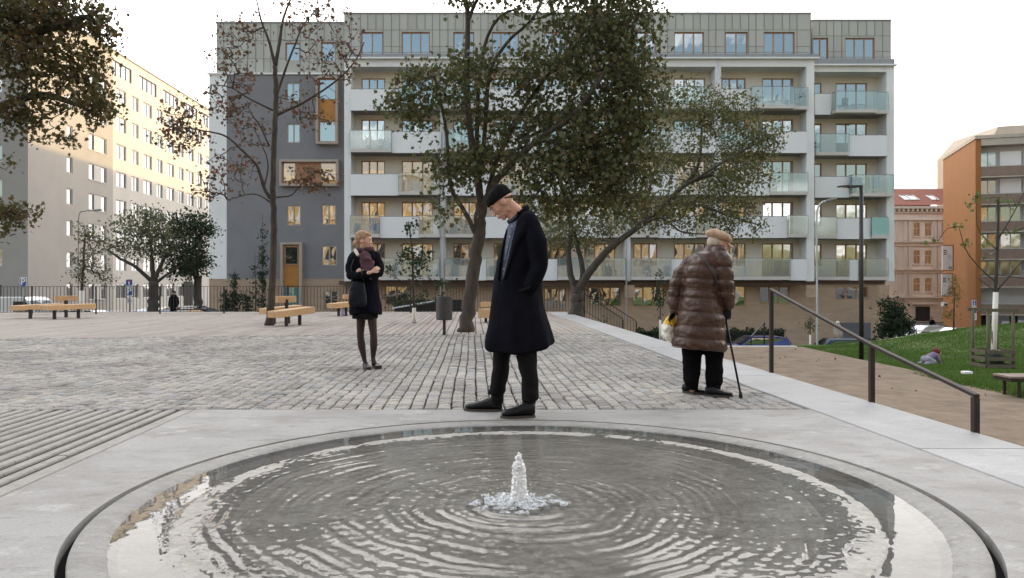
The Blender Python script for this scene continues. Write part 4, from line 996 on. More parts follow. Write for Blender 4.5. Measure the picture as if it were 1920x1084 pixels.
def tree(name, label, cat, y, limbs, blobs, leaf=.12, lm=None, bark=None, per=10, spread=.16, group=None, shape=STAR, base=None, seed=1, wh=None, twr=.0042, hang=.5, twigm=None, zup=None):
    rg = np.random.default_rng(seed); bark = bark or M['bark']
    b0 = P(limbs[0][0][0][0], limbs[0][0][0][1], y)
    t = thing(name, label, cat, b0, group); s = MB(); nodes = []; 
    for li, (pl, r0, r1) in enumerate(limbs):
        pts = []
        for q in pl:
            d = q[2] if len(q) > 2 else 0
            p = P(q[0], q[1], y); p = Vector((p.x*(1), y+d, p.z)); pts.append(p)
        c = catmull(pts, 6); K_ = len(c)
        for i, p in enumerate(c):
            if 0 < i: p += rg.normal(size=3)*(.045*(r0+r1))
        rad = [r0+(r1-r0)*(i/(K_-1))**.85 for i in range(K_)]
        if li == 0: rad[0] *= 1.35; rad[1] *= 1.12
        s.tube([Vector(p) for p in c], rad, 12 if r0 > .05 else 7)
        for i, p in enumerate(c):
            if i > (K_*.45 if li == 0 else 2): nodes.append(p)
    tr = s.build('trunk', bark, t, smooth=True)
    if wh:   # whitewashed lower trunk
        q = MB(); a, b_, r_ = wh; q.tube([a, (Vector(a)+Vector(b_))/2, b_], [r_*1.1, r_*1.03, r_], 10); q.build('whitewashed_base', M['whitewash'], t, smooth=True)
    # attractors
    att = []
    for bl in blobs:
        cx, cy, rx, ry, dy, rd, n = bl[:7]
        q = rg.normal(size=(n,3)); q /= np.linalg.norm(q, axis=1)[:,None]; q *= (rg.random(n)**.45)[:,None]
        X = (cx+q[:,0]*rx-960)/F*y; Z = 1-(cy+q[:,2]*ry-534)/F*y; Y = y+dy+q[:,1]*rd; att.append(np.stack([X,Y,Z],1))
    att = np.concatenate(att); nd = np.array(nodes)
    d0 = np.array([np.min(((nd-a)**2).sum(1)) for a in att]); att = att[np.argsort(d0)]
    nn = [tuple(p) for p in nd]; par = [-1]*len(nn); arr = np.zeros((len(nn)+len(att)*3, 3)); arr[:len(nn)] = nd; cnt = len(nn); tips = []
    for a in att:
        d = arr[:cnt]-a; dd = (d**2).sum(1)+ .25*np.maximum(0, arr[:cnt,2]-a[2])**2; j = int(np.argmin(dd)); p0 = arr[j]; v = a-p0; L_ = np.linalg.norm(v)
        if L_ < .03: tips.append(a); continue
        prev = j; ns = 3 if L_ > .35 else (2 if L_ > .12 else 1)
        for i in range(1, ns+1):
            f = i/ns; p = p0+v*f
            if i < ns: p = p+rg.normal(size=3)*L_*.07+np.array([0,0,-.10*L_*math.sin(f*math.pi)*(1 if v[2] > 0 else -1)])
            arr[cnt] = p; par.append(prev); prev = cnt; cnt += 1
        tips.append(a)
    w_ = np.ones(cnt)
    for i in range(cnt-1, -1, -1):
        if par[i] >= 0: w_[par[i]] += w_[i]
    s = MB()
    for i in range(cnt):
        if par[i] >= 0:
            a, b_ = arr[par[i]], arr[i]; 
            ra = twr*min(w_[par[i]], 60)**.42 if par[par[i]] >= 0 else twr*w_[i]**.42; rb_ = twr*w_[i]**.42
            d = Vector(b_-a)
            if d.length < 1e-4: continue
            d.normalize(); u = d.orthogonal().normalized(); v = d.cross(u); vs = []
            for p, r_ in ((a, ra), (b_, rb_)):
                for k in range(3): vs.append(tuple(Vector(p)+(u*math.cos(k*2.0944)+v*math.sin(k*2.0944))*r_))
            s.add(vs, [(0,1,4,3),(1,2,5,4),(2,0,3,5)])
    if s.f: me = s.mesh('branches', twigm or bark); link('branches', me, t)
    T_ = np.array(tips); n = len(T_)*per
    cen = np.repeat(T_, per, 0)+rg.normal(size=(n,3))*np.array([spread,spread,spread*.8])
    link('crown', leaves_mesh('crown', cen, leaf, lm, shape, rg, hang), t)
    return t
def leafm(name, cols, trans=.32, rough=.55): return ramp_mat(name, [(i/(len(cols)-1), c) for i, c in enumerate(cols)], rough, trans=trans, spec=.35)
M['lf_dark'] = leafm('maple_leaf_green', [(.045,.06,.022),(.065,.085,.03),(.09,.11,.042),(.075,.08,.03),(.11,.08,.032),(.105,.13,.05),(.08,.10,.04),(.15,.12,.045)])
M['lf_olive'] = leafm('olive_leaf', [(.075,.092,.03),(.11,.13,.042),(.14,.145,.05),(.095,.10,.036),(.16,.13,.045)])
M['lf_rust'] = leafm('autumn_leaf', [(.16,.07,.04),(.10,.06,.035),(.06,.06,.03),(.20,.10,.06),(.07,.055,.035),(.24,.10,.07)])
M['lf_brown'] = leafm('rusty_green_leaf', [(.06,.065,.024),(.085,.085,.03),(.11,.075,.03),(.07,.08,.028),(.15,.09,.035),(.08,.09,.035)])
M['lf_sage'] = leafm('grey_green_leaf', [(.10,.115,.06),(.13,.15,.075),(.16,.17,.09)])
M['lf_deep'] = leafm('deep_green_leaf', [(.015,.035,.015),(.025,.05,.02),(.035,.06,.02)])
M['lf_yellow'] = leafm('yellow_leaf', [(.35,.24,.05),(.28,.20,.05),(.16,.16,.04),(.42,.30,.08)])
M['lf_fresh'] = leafm('fresh_green_leaf', [(.08,.13,.03),(.11,.17,.04),(.14,.18,.06)])
# --- centre maple (trunk right behind the man)
tree('maple_tree', 'tall many-stemmed maple with dense dark crown growing beside the litter bin', 'tree', 15.9, [
 ([(873,624),(879,565),(892,487),(900,428),(902,380)], .150, .125),
 ([(902,384),(895,328,-.1),(885,270,-.2),(878,200,-.25),(877,120,-.3),(879,48,-.3),(871,-10,-.3),(866,-90,-.3)], .085, .04),
 ([(879,48,-.3),(893,20,-.4),(912,-12,-.5),(930,-60,-.6)], .045, .02),
 ([(900,330),(893,260,.2),(897,150,.3),(910,65,.4),(939,14,.5),(980,-5,.6)], .06, .025),
 ([(902,322),(908,250,.1),(919,130,.2),(952,70,.3),(1000,24,.3),(1030,-40,.3)], .055, .025),
 ([(904,395),(925,350,-.2),(960,312,-.4),(1010,270,-.6),(1070,230,-.8),(1130,150,-.9)], .085, .04),
 ([(915,360),(934,289,.3),(985,190,.5),(1033,122,.6),(1090,60,.6),(1130,-40,.5)], .06, .03),
 ([(1010,270,-.6),(1090,290,-.4),(1160,300,0)], .06, .03), ([(934,289,.3),(975,265,.8),(1050,240,1.2)], .05, .02),
 ([(893,440),(872,398,-.2),(850,360,-.4),(845,313,-.5),(842,262,-.6),(834,216,-.6),(820,158,-.6)], .055, .025),
 ([(820,158,-.6),(800,168,-.8),(775,185,-1)], .025, .012)],
 [(1110,90,135,140,0,1.7,420),(1150,30,95,130,.2,1.4,200),(1090,-100,190,110,0,1.9,240),(1110,260,125,90,0,1.5,330),(1040,330,85,55,-.4,1.1,120),(1150,350,80,60,-.2,1.2,150),(1190,200,62,110,0,1.3,180),
  (980,150,60,60,.3,1,60),(950,240,60,60,0,1,60),(880,190,65,65,-.2,1,72),(800,170,55,40,-.7,.7,45),(775,215,45,30,-.8,.6,34),(790,245,40,20,-.7,.5,16),(850,320,55,40,-.5,.7,70),(900,130,60,35,0,.8,40),(870,15,40,22,-.4,.5,18),(960,12,50,20,.3,.7,14),(920,300,60,40,-.3,.8,40),(835,400,30,25,-.5,.4,10),(1060,395,55,26,-.2,.8,36),(1010,380,50,20,-.6,.7,22)],
 leaf=.100, lm=M['lf_dark'], per=11, spread=.18, seed=3)
# --- right leaning tree behind
tree('linden_tree', 'leaning forked tree with small olive leaves behind the old woman', 'tree', 25.2, [
 ([(1080,592),(1083,560),(1084,538)], .23, .20),
 ([(1082,545),(1070,515),(1066,472),(1071,430),(1064,390),(1050,340,.3)], .12, .06),
 ([(1088,540),(1092,506),(1081,446,.3),(1068,400,.3),(1075,350,.5)], .11, .05),
 ([(1086,545),(1097,520,-.3),(1126,480,-.6),(1156,453,-.8),(1193,426,-1),(1239,386,-1),(1276,352,-1.1),(1318,338,-1.2)], .155, .05),
 ([(1239,386,-1),(1280,345,-.8),(1300,318,-.6),(1308,270,-.5),(1310,235,-.4)], .08, .03),
 ([(1193,426,-1),(1225,415,-1.3),(1260,440,-1.4),(1300,445,-1.5)], .05, .02),
 ([(1239,388,-1),(1290,395,-1.6),(1345,418,-1.9),(1385,430,-2)], .045, .02),
 ([(1200,420,-1),(1215,360,-.2),(1235,310,.4),(1262,260,.7)], .06, .025),
 ([(1276,352,-1.1),(1330,320,-1.5),(1380,290,-1.6),(1420,270,-1.6)], .05, .02)],
 [(1290,200,70,45,0,1.6,90),(1345,220,70,55,-.6,1.6,170),(1395,275,50,35,-1,1.3,130),(1280,300,90,50,-.3,1.8,150),(1370,330,60,45,-1.2,1.5,130),(1330,370,80,45,-1.2,1.5,150),(1200,395,100,40,-.5,1.8,150),(1100,430,65,38,0,1.4,110),(1250,415,90,34,-1,1.4,110),(1350,425,50,40,-1.8,1,80),(1040,440,30,30,.3,1,30),(1130,330,60,60,.5,1.5,90),(1215,310,50,60,.3,1.3,70),(1035,400,30,40,.2,1,30)],
 leaf=.088, lm=M['lf_olive'], per=11, spread=.17, seed=5, bark=M['bark_grey'], shape=STAR)
# --- slender autumn tree at the left
tree('autumn_tree', 'slender tree with sparse rust-red autumn leaves beside the wooden bench', 'tree', 18.4, [
 ([(505,612),(509,560),(512,500),(514,430),(512,368),(514,274),(517,183),(516,124)], .10, .055),
 ([(516,124),(524,80),(531,35),(545,-5),(552,-60)], .05, .015), ([(516,124),(505,80),(490,38),(480,-5)], .045, .015),
 ([(518,182),(541,131,-.2),(560,91,-.3),(575,61,-.4),(600,35,-.5)], .035, .012), ([(519,216),(569,183,.3),(623,140,.5),(654,104,.6),(674,65,.6)], .036, .012),
 ([(512,207),(471,188,-.2),(441,170,-.3),(405,165,-.3)], .026, .01), ([(504,272),(480,232,.3),(460,205,.4),(450,180,.5)], .028, .01),
 ([(507,372),(495,352),(487,314,-.2),(465,289,-.3),(435,262,-.4),(398,253,-.5),(350,245,-.5)], .05, .012), ([(495,352,0),(497,300,.2),(470,235,.2)], .025, .01),
 ([(505,378),(480,364,.2),(456,362,.3),(420,372,.3)], .024, .009), ([(519,370),(550,368,-.2),(570,350,-.3),(600,325,-.3)], .026, .009)],
 [(440,120,55,50,-.2,.9,50),(600,45,80,50,-.3,.9,56),(560,-20,90,40,0,.9,30),(570,190,70,45,.3,.9,44),(610,120,60,45,.4,.8,34),(425,195,55,30,0,.8,40),(365,250,50,35,-.4,.7,44),(345,215,40,35,-.4,.6,20),(430,320,60,40,0,.8,44),(590,335,50,26,-.3,.6,46),(460,60,50,40,-.1,.7,24),(640,85,40,40,.5,.6,22),(460,250,50,40,.2,.7,30),(400,360,50,22,.2,.6,18),(340,270,35,25,-.4,.5,18)],
 leaf=.092, lm=M['lf_rust'], per=5, spread=.10, seed=9, twr=.0048)
# --- overhanging branches top left
tree('plane_tree', 'big tree reaching in from the top left with brown-green hanging leaves', 'tree', 10.5, [
 ([(-220,700),(-215,500),(-200,350),(-190,200)], .26, .20), ([(-200,330),(-120,240,.3),(-40,190,.4),(40,165,.4),(130,190,.2),(175,215,0)], .12, .015),
 ([(-190,200),(-100,100),(-20,60),(60,60),(140,40),(190,20)], .12, .02), ([(-190,200),(-150,0),(-60,-80),(60,-90)], .14, .03), ([(-205,420),(-120,400),(-40,385),(20,390)], .05, .012),([(130,190,.2),(85,225,.1),(120,250,0)], .008, .004)],
 [(40,30,90,60,0,.9,170),(120,20,80,45,0,.8,90),(60,120,80,60,0,.9,150),(150,120,40,50,0,.6,55),(175,190,34,45,0,.5,60),(190,60,22,45,0,.4,26),(15,215,32,38,.2,.5,40),(-30,100,60,120,0,.9,60),(80,205,40,30,.1,.4,22),(125,258,12,14,0,.2,5),(78,262,14,6,0,.15,3),(20,402,34,24,0,.4,34),(-10,420,20,20,0,.3,10),(5,305,10,14,0,.2,3)],
 leaf=.070, lm=M['lf_brown'], per=10, spread=.095, seed=12, hang=.9)
# --- young tree behind the woman
b = P(777, 607, 19.5)
tree('young_tree', 'young tree with whitewashed trunk foot and dark top leaves left of the litter bin', 'tree', 19.5, [
 ([(777,607),(776,570),(774,520),(773,480),(769,435),(766,415)], .045, .012), ([(774,540),(740,520),(705,500)], .012, .005), ([(775,560),(810,535),(850,520)], .012, .005), ([(776,575),(735,560),(695,545)], .012, .005), ([(776,575),(820,565),(865,545)], .012, .005)],
 [(775,480,34,24,0,.4,60),(768,425,14,18,0,.2,16),(776,520,50,22,0,.5,18),(775,560,75,18,0,.7,26),(720,505,22,16,0,.3,8),(840,530,30,14,0,.3,12)], leaf=.08, lm=M['lf_deep'], per=5, spread=.07, seed=4, wh=(b, P(776.5,577,19.5), .05), twr=.0035)
# --- mid-distance trees behind the fence, left
tree('street_tree', 'wide grey-green street tree in front of the cream apartment block', 'tree', 40, [
 ([(286,600),(288,560),(287,528)], .30,.24), ([(287,530),(262,500,-.5),(235,485,-.6),(215,470,-.6)], .12,.04), ([(288,530),(280,480,.3),(275,440,.3)], .14,.04), ([(288,528),(305,480,.3),(325,440,.3)], .13,.04), ([(290,532),(320,510),(345,495)], .1,.03)],
 [(280,425,62,28,0,2.2,170),(245,465,38,26,0,1.8,70),(310,460,45,38,0,1.8,110),(275,400,40,14,0,1.4,40)], leaf=.17, lm=M['lf_sage'], per=7, spread=.24, seed=21, shape=DIAM, group=None, bark=M['bark_grey'], twr=.009)
tree('street_tree', 'dense dark green street tree against the white edge of the apartment building', 'tree', 42, [
 ([(371,605),(371,560),(370,520)], .26,.2), ([(370,525),(350,490),(340,460)], .1,.04), ([(370,525),(385,480,-1),(380,440)], .1,.04)],
 [(362,430,42,32,0,2.,220),(350,480,42,34,0,2,190),(340,510,34,14,0,1.4,50),(380,490,18,40,-1,1.2,80)], leaf=.18, lm=M['lf_deep'], per=8, spread=.24, seed=22, shape=DIAM, twr=.009)
tree('street_tree', 'small narrow tree in front of the grey corner of the left block', 'tree', 31, [
 ([(152,600),(153,560),(156,500),(160,430)], .09,.03)], [(158,440,14,24,0,.6,36),(160,490,22,30,0,.8,60),(190,455,22,22,0,.7,40),(150,520,14,18,0,.5,22),(190,510,22,30,.3,.6,26)], leaf=.12, lm=M['lf_sage'], per=5, spread=.16, seed=23, shape=DIAM, wh=(P(152,600,31),P(153,545,31),.10), twr=.007)
# --- climbing plants on the grey wall
M['ivy'] = M['lf_deep']
for i, (px, y0, n, rx, lb) in enumerate([(440,505,150,8,'bushy climbing plant, second from the left against the grey wall'),(462,540,80,6,'short climbing plant at the grey wall between two taller ones'),(478,470,34,3,'thin sparse climbing plant next to the tallest one'),(492,402,130,5,'tallest climbing plant on the grey wall, beside the slender trunk'),(424,535,120,9,'broad low climbing plant at the left end of the grey wall')]):
    y = 50.4; tree('climbing_plant', lb, 'plant', y, [([(px,640),(px+1,(640+y0)/2),(px,y0)], .03,.012)], [(px,(y0+600)/2+10,rx,(600-y0)/2+6,0,.35,n)], leaf=.19, lm=M['ivy'], per=5, spread=.14, seed=40+i, shape=DIAM, group='climbing plants along the grey wall', twr=.004)
# --- saplings to the right
for i, (px, pt, pb, y, n, lm, lb) in enumerate([(1238,505,612,38,60,'lf_deep','thin sapling with whitewashed foot left of the old woman in front of the tan wall'),(1519,592,648,41,36,'lf_sage','small sapling with white foot beside the parked blue car'),(1134,600,625,30,4,'lf_sage','tiny stub of a whitewashed sapling behind the stair railing')]):
    tree('sapling', lb, 'tree', y, [([(px,pb+30),(px,pb-20),(px,pt)], .05,.012)], [(px,(pt+pb)/2-12,8,(pb-pt)/2-8,0,.4,n)], leaf=.13, lm=M[lm], per=5, spread=.16, seed=60+i, shape=DIAM, wh=(P(px,pb+30,y),P(px,pb-20 if i else pb-12,y),.055), twr=.005)
tree('yellow_tree', 'narrow tree with bright yellow autumn leaves in front of the orange wall', 'tree', 58, [([(1788,640),(1789,580),(1792,515)], .08,.02)], [(1790,545,9,28,0,.7,70),(1782,590,13,14,0,.7,26)], leaf=.2, lm=M['lf_yellow'], per=4, spread=.2, seed=70, shape=DIAM, twr=.006)
tree('evergreen_shrub', 'dark evergreen tree at the right corner of the white building', 'tree', 48, [([(1672,660),(1673,610),(1672,570)], .12,.04)], [(1672,590,20,34,0,1.1,170),(1688,615,22,22,0,1,120),(1655,625,12,14,0,.6,40)], leaf=.2, lm=M['lf_deep'], per=9, spread=.2, seed=71, shape=DIAM, twr=.007)
# --- staked tree on the lawn
yt = 18.8
tree('staked_tree', 'young bare-branched tree with white painted trunk inside a wooden tree guard', 'tree', yt, [
 ([(1862,694),(1863,640),(1866,560),(1869,500),(1871,430),(1872,370)], .058,.025), ([(1869,545),(1895,515),(1912,495),(1945,470)], .028,.01), ([(1868,530),(1840,505),(1812,470),(1798,425)], .024,.008), ([(1868,548),(1845,530),(1830,520)], .016,.006), ([(1871,450),(1900,400),(1930,340)], .02,.008), ([(1870,470),(1835,430),(1830,370)], .018,.006), ([(1869,515),(1905,520),(1940,528)], .014,.006)],
 [(1798,425,10,10,0,.2,4),(1812,462,8,8,0,.2,3),(1832,380,14,20,0,.3,7),(1905,430,20,16,0,.3,7),(1915,385,18,24,0,.3,7),(1870,370,14,12,0,.3,4),(1840,470,14,20,0,.3,3),(1750,455,8,5,0,.2,2)], leaf=.10, lm=M['lf_fresh'], per=4, spread=.09, seed=80, wh=(P(1862,694,yt),P(1867,548,yt),.060), bark=M['bark_grey'], twr=.005)
# --- hedge and low shrubs before the building
def hedge(px0, px1, z0, z1, y, d, label, seed, m='lf_deep', n=5200):
    rg = np.random.default_rng(seed); x0, x1 = bx(px0,y), bx(px1,y); n_ = n
    t = thing('hedge', label, 'hedge', ((x0+x1)/2, y, z0)); s = MB(); s.box(x0+.1,x1-.1,y+.12,y+d-.12,z0,z1-.15); s.build('stems', M['dirt'], t)
    q = rg.random((n_,3)); c = np.stack([x0+q[:,0]*(x1-x0), y+q[:,1]**1.5*d, z0+(z1-z0)*q[:,2]**.7+.12*np.sin(q[:,0]*60)*q[:,2]],1); link('foliage', leaves_mesh('foliage', c, .16, M[m], DIAM, rg), t)
hedge(1195, 1475, -3.3, -1.85, 47.5, .9, 'dark clipped hedge along the foot of the white building', 90)
hedge(1580, 1650, -3.6, -2.55, 48, .9, 'short dark hedge near the grey garage shutters', 91, n=1500)
# leaves of the balcony plants
for t_, c_, l_, r_ in PL: link('leaves', leaves_mesh('leaves', c_, .13, M[l_], DIAM, r_), t_)
# fallen leaves
n = 900; fx = rng.uniform(-9, 2.4, n); fy = 5.9+rng.random(n)**.7*20; cen = np.stack([fx, fy, np.full(n,.014)],1); n2 = 150
V = leaves_mesh('fallen', cen, .05, M['lf_rust'], STAR, rng); co = np.zeros(len(V.vertices)*3); V.vertices.foreach_get('co', co); co = co.reshape(-1,3); co[:,2] = .012+np.abs(co[:,2]-.014)*.18; V.vertices.foreach_set('co', co.reshape(-1))
V2 = None
gx2 = rng.uniform(4, 21, n2); gy2 = rng.uniform(13, 30, n2); gz2 = np.array([(lawnz(a, b)+.06 if a > 9.1 else -.985) for a, b in zip(gx2, gy2)]); k2 = (gx2 > 9.1)|(gy2 < 23.8)
tag(link('fallen_leaves', leaves_mesh('leaves', np.stack([gx2,gy2,gz2],1)[k2], .06, M['lf_rust'], STAR, rng)), 'brown fallen leaves scattered over the lawn and gravel path', 'leaves', kind='stuff')
tag(link('fallen_leaves', V), 'small fallen brown leaves scattered over the paving', 'leaves', kind='stuff')
# ================================================================ STREET FURNITURE
def slabs(s, pts, w, h): 
    for a, b in zip(pts[:-1], pts[1:]): s.bar(a, b, w, h)
# fence in panels between posts
fp = [P(-60,590,25.0), P(60,590,25.2), P(180,589,25.5), P(300,588,25.8), P(420,587,26.1), P(540,587,26.3), P(650,587,26.5), P(770,587,26.6), P(890,587,26.7), P(1010,587,26.8), P(1094,587,26.9)]
fp = [Vector((p.x, p.y, 0)) for p in fp]
ft = thing('fence', 'long dark metal railing with thin vertical bars along the far edge of the square', 'fence', fp[5])
for a, b in zip(fp[:-1], fp[1:]):
    MB().bar(a+Vector((0,0,-.05)), a+Vector((0,0,.95)), .05, .02, up=(0,1,0)).build('post', M['steel_black'], ft)
    s = MB(); d = b-a; n = int(d.length/.108)
    s.bar(a+Vector((0,0,.94)), b+Vector((0,0,.94)), .035, .014); s.bar(a+Vector((0,0,.07)), b+Vector((0,0,.07)), .03, .012)
    for i in range(1, n): p = a+d*i/n; s.bar(p+Vector((0,0,.076)), p+Vector((0,0,.932)), .013, .013, up=(0,1,0))
    s.build('panel', M['steel_black'], ft)
MB().bar(fp[-1]+Vector((0,0,-.05)), fp[-1]+Vector((0,0,.95)), .05, .02, up=(0,1,0)).build('post', M['steel_black'], ft)
# stair railings going down behind the kerb
def stair_rail(name, label, pts, hgt, n, m=M['steel_black']):
    a, b = Vector(pts[0]), Vector(pts[1]); t = thing(name, label, 'railing', (a.x, a.y, a.z-hgt)); u = Vector((0,0,1))
    MB().bar(a, b, .04, .03).build('handrail', m, t); MB().bar(a-u*(hgt-.1), b-u*(hgt-.1), .03, .02).build('lower_rail', m, t)
    for q in (a, b): MB().bar(q-u*.02, q-u*(hgt+.6), .045, .045, up=(0,1,0)).build('post', m, t)
    if n:
        s = MB()
        for i in range(1, n): p = a.lerp(b, i/n); s.bar(p-u*.015, p-u*(hgt-.1), .014, .014, up=(0,1,0))
        s.build('bars', m, t)
    return t
stair_rail('stair_railing', 'barred stair railing descending behind the leaning tree, nearer one', [P(1095,551,27), P(1168,598,27)], .95, 14)
stair_rail('stair_railing', 'barred stair railing descending behind the leaning tree, farther longer one', [P(1096,541,28.6), P(1193,602,28.6)], .95, 18)
a, b = P(1433,605,25.5), P(1408,632,24.6)
t = thing('stair_railing', 'short dark stair handrail in front of the parked blue car', 'railing', (a.x, a.y, -1.0)); MB().bar(a, b, .04, .04).build('handrail', M['steel_black'], t); MB().bar(a, a-Vector((0,0,.9)), .04, .04, up=(0,1,0)).build('post', M['steel_black'], t); MB().bar(b, b-Vector((0,0,.7)), .04, .04, up=(0,1,0)).build('post', M['steel_black'], t)
# main handrail beside the kerb
tops = [P(1443,545,8.5), P(1630,650,6.36), P(1823,745,5.06)]
t = thing('handrail', 'dark bronze handrail with three posts descending beside the pale kerb', 'railing', (tops[0].x, tops[0].y, -1.0))
for q in tops: MB().bar(q+Vector((.02,0,.0)), Vector((q.x+.02, q.y, -1.05)), .04, .045, up=(0,1,0)).build('post', M['metal_dark'], t, bevel=.003)
s = MB(); s.bar(tops[0]+Vector((.02,.02,.012)), tops[1]+Vector((.02,0,.012)), .042, .024); s.build('rail', M['metal_dark'], t, bevel=.003)
s = MB(); s.bar(tops[1]+Vector((.02,0,.012)), tops[2]+Vector((.02,-.02,.012)), .042, .024); s.build('rail', M['metal_dark'], t, bevel=.003)
# benches: thick oak beams on steel legs
def bench(label, beams, legs, at, backs=(), group='oak beam benches on the square'):
    t = thing('wooden_bench', label, 'bench', at, group)
    for nm, lst in (('seat', beams), ('backrest', backs)):
        for (a, b, w_, h_) in lst: MB().bar(a, b, w_, h_).build(nm, M['bench_wood'], t, bevel=.008)
    for p, z0, z1 in legs: MB().box(p[0]-.035, p[0]+.035, p[1]-.035, p[1]+.035, z0, z1).build('leg', M['steel_black'], t)
    return t
def beam(x0, py0, y0, x1, py1, y1): return P(x0,py0,y0), P(x1,py1,y1)
# left bench
a, b = P(30,579,21.4), P(170,573,23.0); mid = a.lerp(b,.42)
bench('long low oak beam bench at the far left in front of the fence', [(P(84,577.5,21.3),P(172,574,22.6),.40,.15),(P(26,578,21.8),P(120,573,23.2),.40,.15)],
  [((P(57,590,22).x,22),0,.27),((P(102,590,21.6).x,21.6),0,.27),((P(147,590,22.4).x,22.4),0,.27),((P(124,590,22.9).x,22.9),0,.52)], (P(100,597,22).x,22,0), [(P(103,560,22.9),P(146,559,23.3),.12,.16)])
bench('oak beam bench right beside the slender autumn tree', [(P(512,590,17.7),P(580,581,18.9),.36,.16),(P(492,584,19.4),P(560,577,20.4),.3,.15)],
  [((P(537,600,17.95).x,17.95),0,.27),((P(562,600,18.6).x,18.6),0,.27),((P(514,600,19.1).x,19.1),0,.3),((P(541,600,19.3).x,19.3),0,.3),((P(537.5,600,19.2).x,19.2),.3,.62)], (P(540,612,18.5).x,18.5,0), [(P(519,562,19.0),P(553,561,19.5),.12,.17)])
bench('oak beam bench partly hidden behind the blonde woman', [(P(620,574,23.4),P(668,569,24.6),.34,.16)], [((P(635,590,23.7).x,23.7),0,.3),((P(649,590,24.0).x,24.0),0,.3)], (P(645,594,24).x,24,0), [(P(644,557,24.6),P(668,556,24.9),.12,.15)])
bench('oak beam bench end showing just left of the young man', [(P(906,588,19.6),P(935,587,20.2),.34,.24)], [((P(911,600,19.9).x,19.9),0,.2),((P(935,600,20.1).x,20.1),0,.2)], (P(915,600,20).x,20,0), [(P(904,571,20.6),P(925,571,21),.12,.14)])
# plastic bag under the hidden bench
s = MB(); cap(s, P(643,588,24), P(643,580,24), .09, .07); me = organic(s, .02, 2); me.materials.clear(); me.materials.append(mat('lilac_bag', (.50,.48,.68), .6, .2, 10)); tag(link('shopping_bag', me, at=P(643,592,24)), 'small lilac shopping bag under the bench behind the blonde woman', 'bag')
# litter bin
x, y = P(833,628,14.9).x, 14.9
t = thing('litter_bin', 'dark grey cylindrical litter bin on a single post', 'bin', (x, y, 0), None)
zb, zt2 = 1-(600-534)/F*y, 1-(556-534)/F*y
MB().lathe((x,y,0), [(.155,zb),(.162,zb+.01),(.162,zt2-.01),(.155,zt2),(.14,zt2),(.14,zt2-.05)], 28).build('drum', mat('bin_grey', (.045,.045,.048), .45, .1, 4, metal=.3), t, smooth=False)
MB().box(x-.028,x+.028,y-.028,y+.028,0,zb).build('post', M['steel_black'], t)
# thin white post right of the maple trunk
x = P(895,622,16.6).x
# street lamp (black, tall)
yl_ = 20.9; p = P(1615,668,yl_); t = thing('street_lamp', 'tall black street lamp with flat arm on the lawn edge', 'street lamp', (p.x, yl_, -1.0))
zt3 = P(1615,348,yl_).z; MB().tube([(p.x,yl_,-1.1),(p.x,yl_,zt3)], [.062,.052], 12).build('pole', M['steel_black'], t, smooth=True)
s = MB(); e = P(1572,350,yl_); s.loft([[ (p.x+.03,yl_-.04,zt3-.05),(p.x+.03,yl_+.04,zt3-.05),(p.x+.03,yl_+.04,zt3+.01),(p.x+.03,yl_-.04,zt3+.01)],[(e.x+.35,yl_-.05,zt3-.07),(e.x+.35,yl_+.05,zt3-.07),(e.x+.35,yl_+.05,zt3-.0),(e.x+.35,yl_-.05,zt3-.0)],[(e.x+.25,yl_-.13,zt3-.045),(e.x+.25,yl_+.13,zt3-.045),(e.x+.25,yl_+.13,zt3-.0),(e.x+.25,yl_-.13,zt3-.0)],[(e.x,yl_-.10,zt3-.04),(e.x,yl_+.10,zt3-.04),(e.x,yl_+.10,zt3-.015),(e.x,yl_-.10,zt3-.015)]]); s.build('lamp_head', M['steel_black'], t)
MB().box(e.x+.03,e.x+.22,yl_-.08,yl_+.08,zt3-.052,zt3-.046).build('lens', M['white_paint'], t)
# grey older street lamp
yk = 40; p = P(1530,650,yk); t = thing('street_lamp', 'grey curved-arm street lamp in front of the right end of the white building', 'street lamp', (p.x, yk, -3.3))
MB().tube([Vector(q) for q in catmull([P(1532,680,yk),P(1532,560,yk),P(1531,420,yk),P(1533,392,yk),P(1541,380,yk),P(1554,376,yk)],5)], .055, 10).build('pole', mat('galvanised_pole', (.48,.49,.50), .5, .08, 2, metal=.1), t, smooth=True)
MB().obox(P(1558,374.5,yk), (.26,0,.08), (0,.14,0), (-.02,0,.07)).build('lamp_head', M['rail'], t, bevel=.03)
# wall lamp on the left block
yk = 50; t = thing('street_lamp', 'thin pale lamp arm in front of the grey left block', 'street lamp', (P(150,590,yk).x, yk, -1.6))
MB().tube([Vector(q) for q in catmull([P(147,600,yk),P(147,470,yk),P(148,405,yk),P(160,396,yk),P(180,394,yk)],5)], .035, 8).build('pole', M['rail'], t, smooth=True); MB().obox(P(184,394,yk), (.22,0,.02), (0,.12,0), (0,0,.06)).build('lamp_head', M['rail'], t, bevel=.02)
# signs
M['blue'] = mat('sign_blue', (.015,.09,.36), .4, .05, 3); M['red'] = mat('sign_red', (.5,.03,.03), .4, .05, 3); M['signw'] = mat('sign_white', (.75,.75,.75), .45, .03, 3)
def glyph(txt, size, pos, m, parent, name='lettering', ext=.004):
    cu = bpy.data.curves.new(name, 'FONT'); cu.body = txt; cu.size = size; cu.extrude = ext; cu.align_x = 'CENTER'; cu.align_y = 'CENTER'; cu.offset = size*.025
    o = bpy.data.objects.new('tmp', cu); COL.objects.link(o); COL.objects.unlink(o); sc_ = bpy.data.scenes.new('workshop'); sc_.collection.objects.link(o); dg = wdg(sc_); me = bpy.data.meshes.new_from_object(o.evaluated_get(dg)); bpy.data.objects.remove(o); bpy.data.scenes.remove(sc_)
    me.transform(Matrix.Translation(pos) @ Matrix.Rotation(R(90), 4, 'X')); me.materials.clear(); me.materials.append(m); return link(name, me, parent)
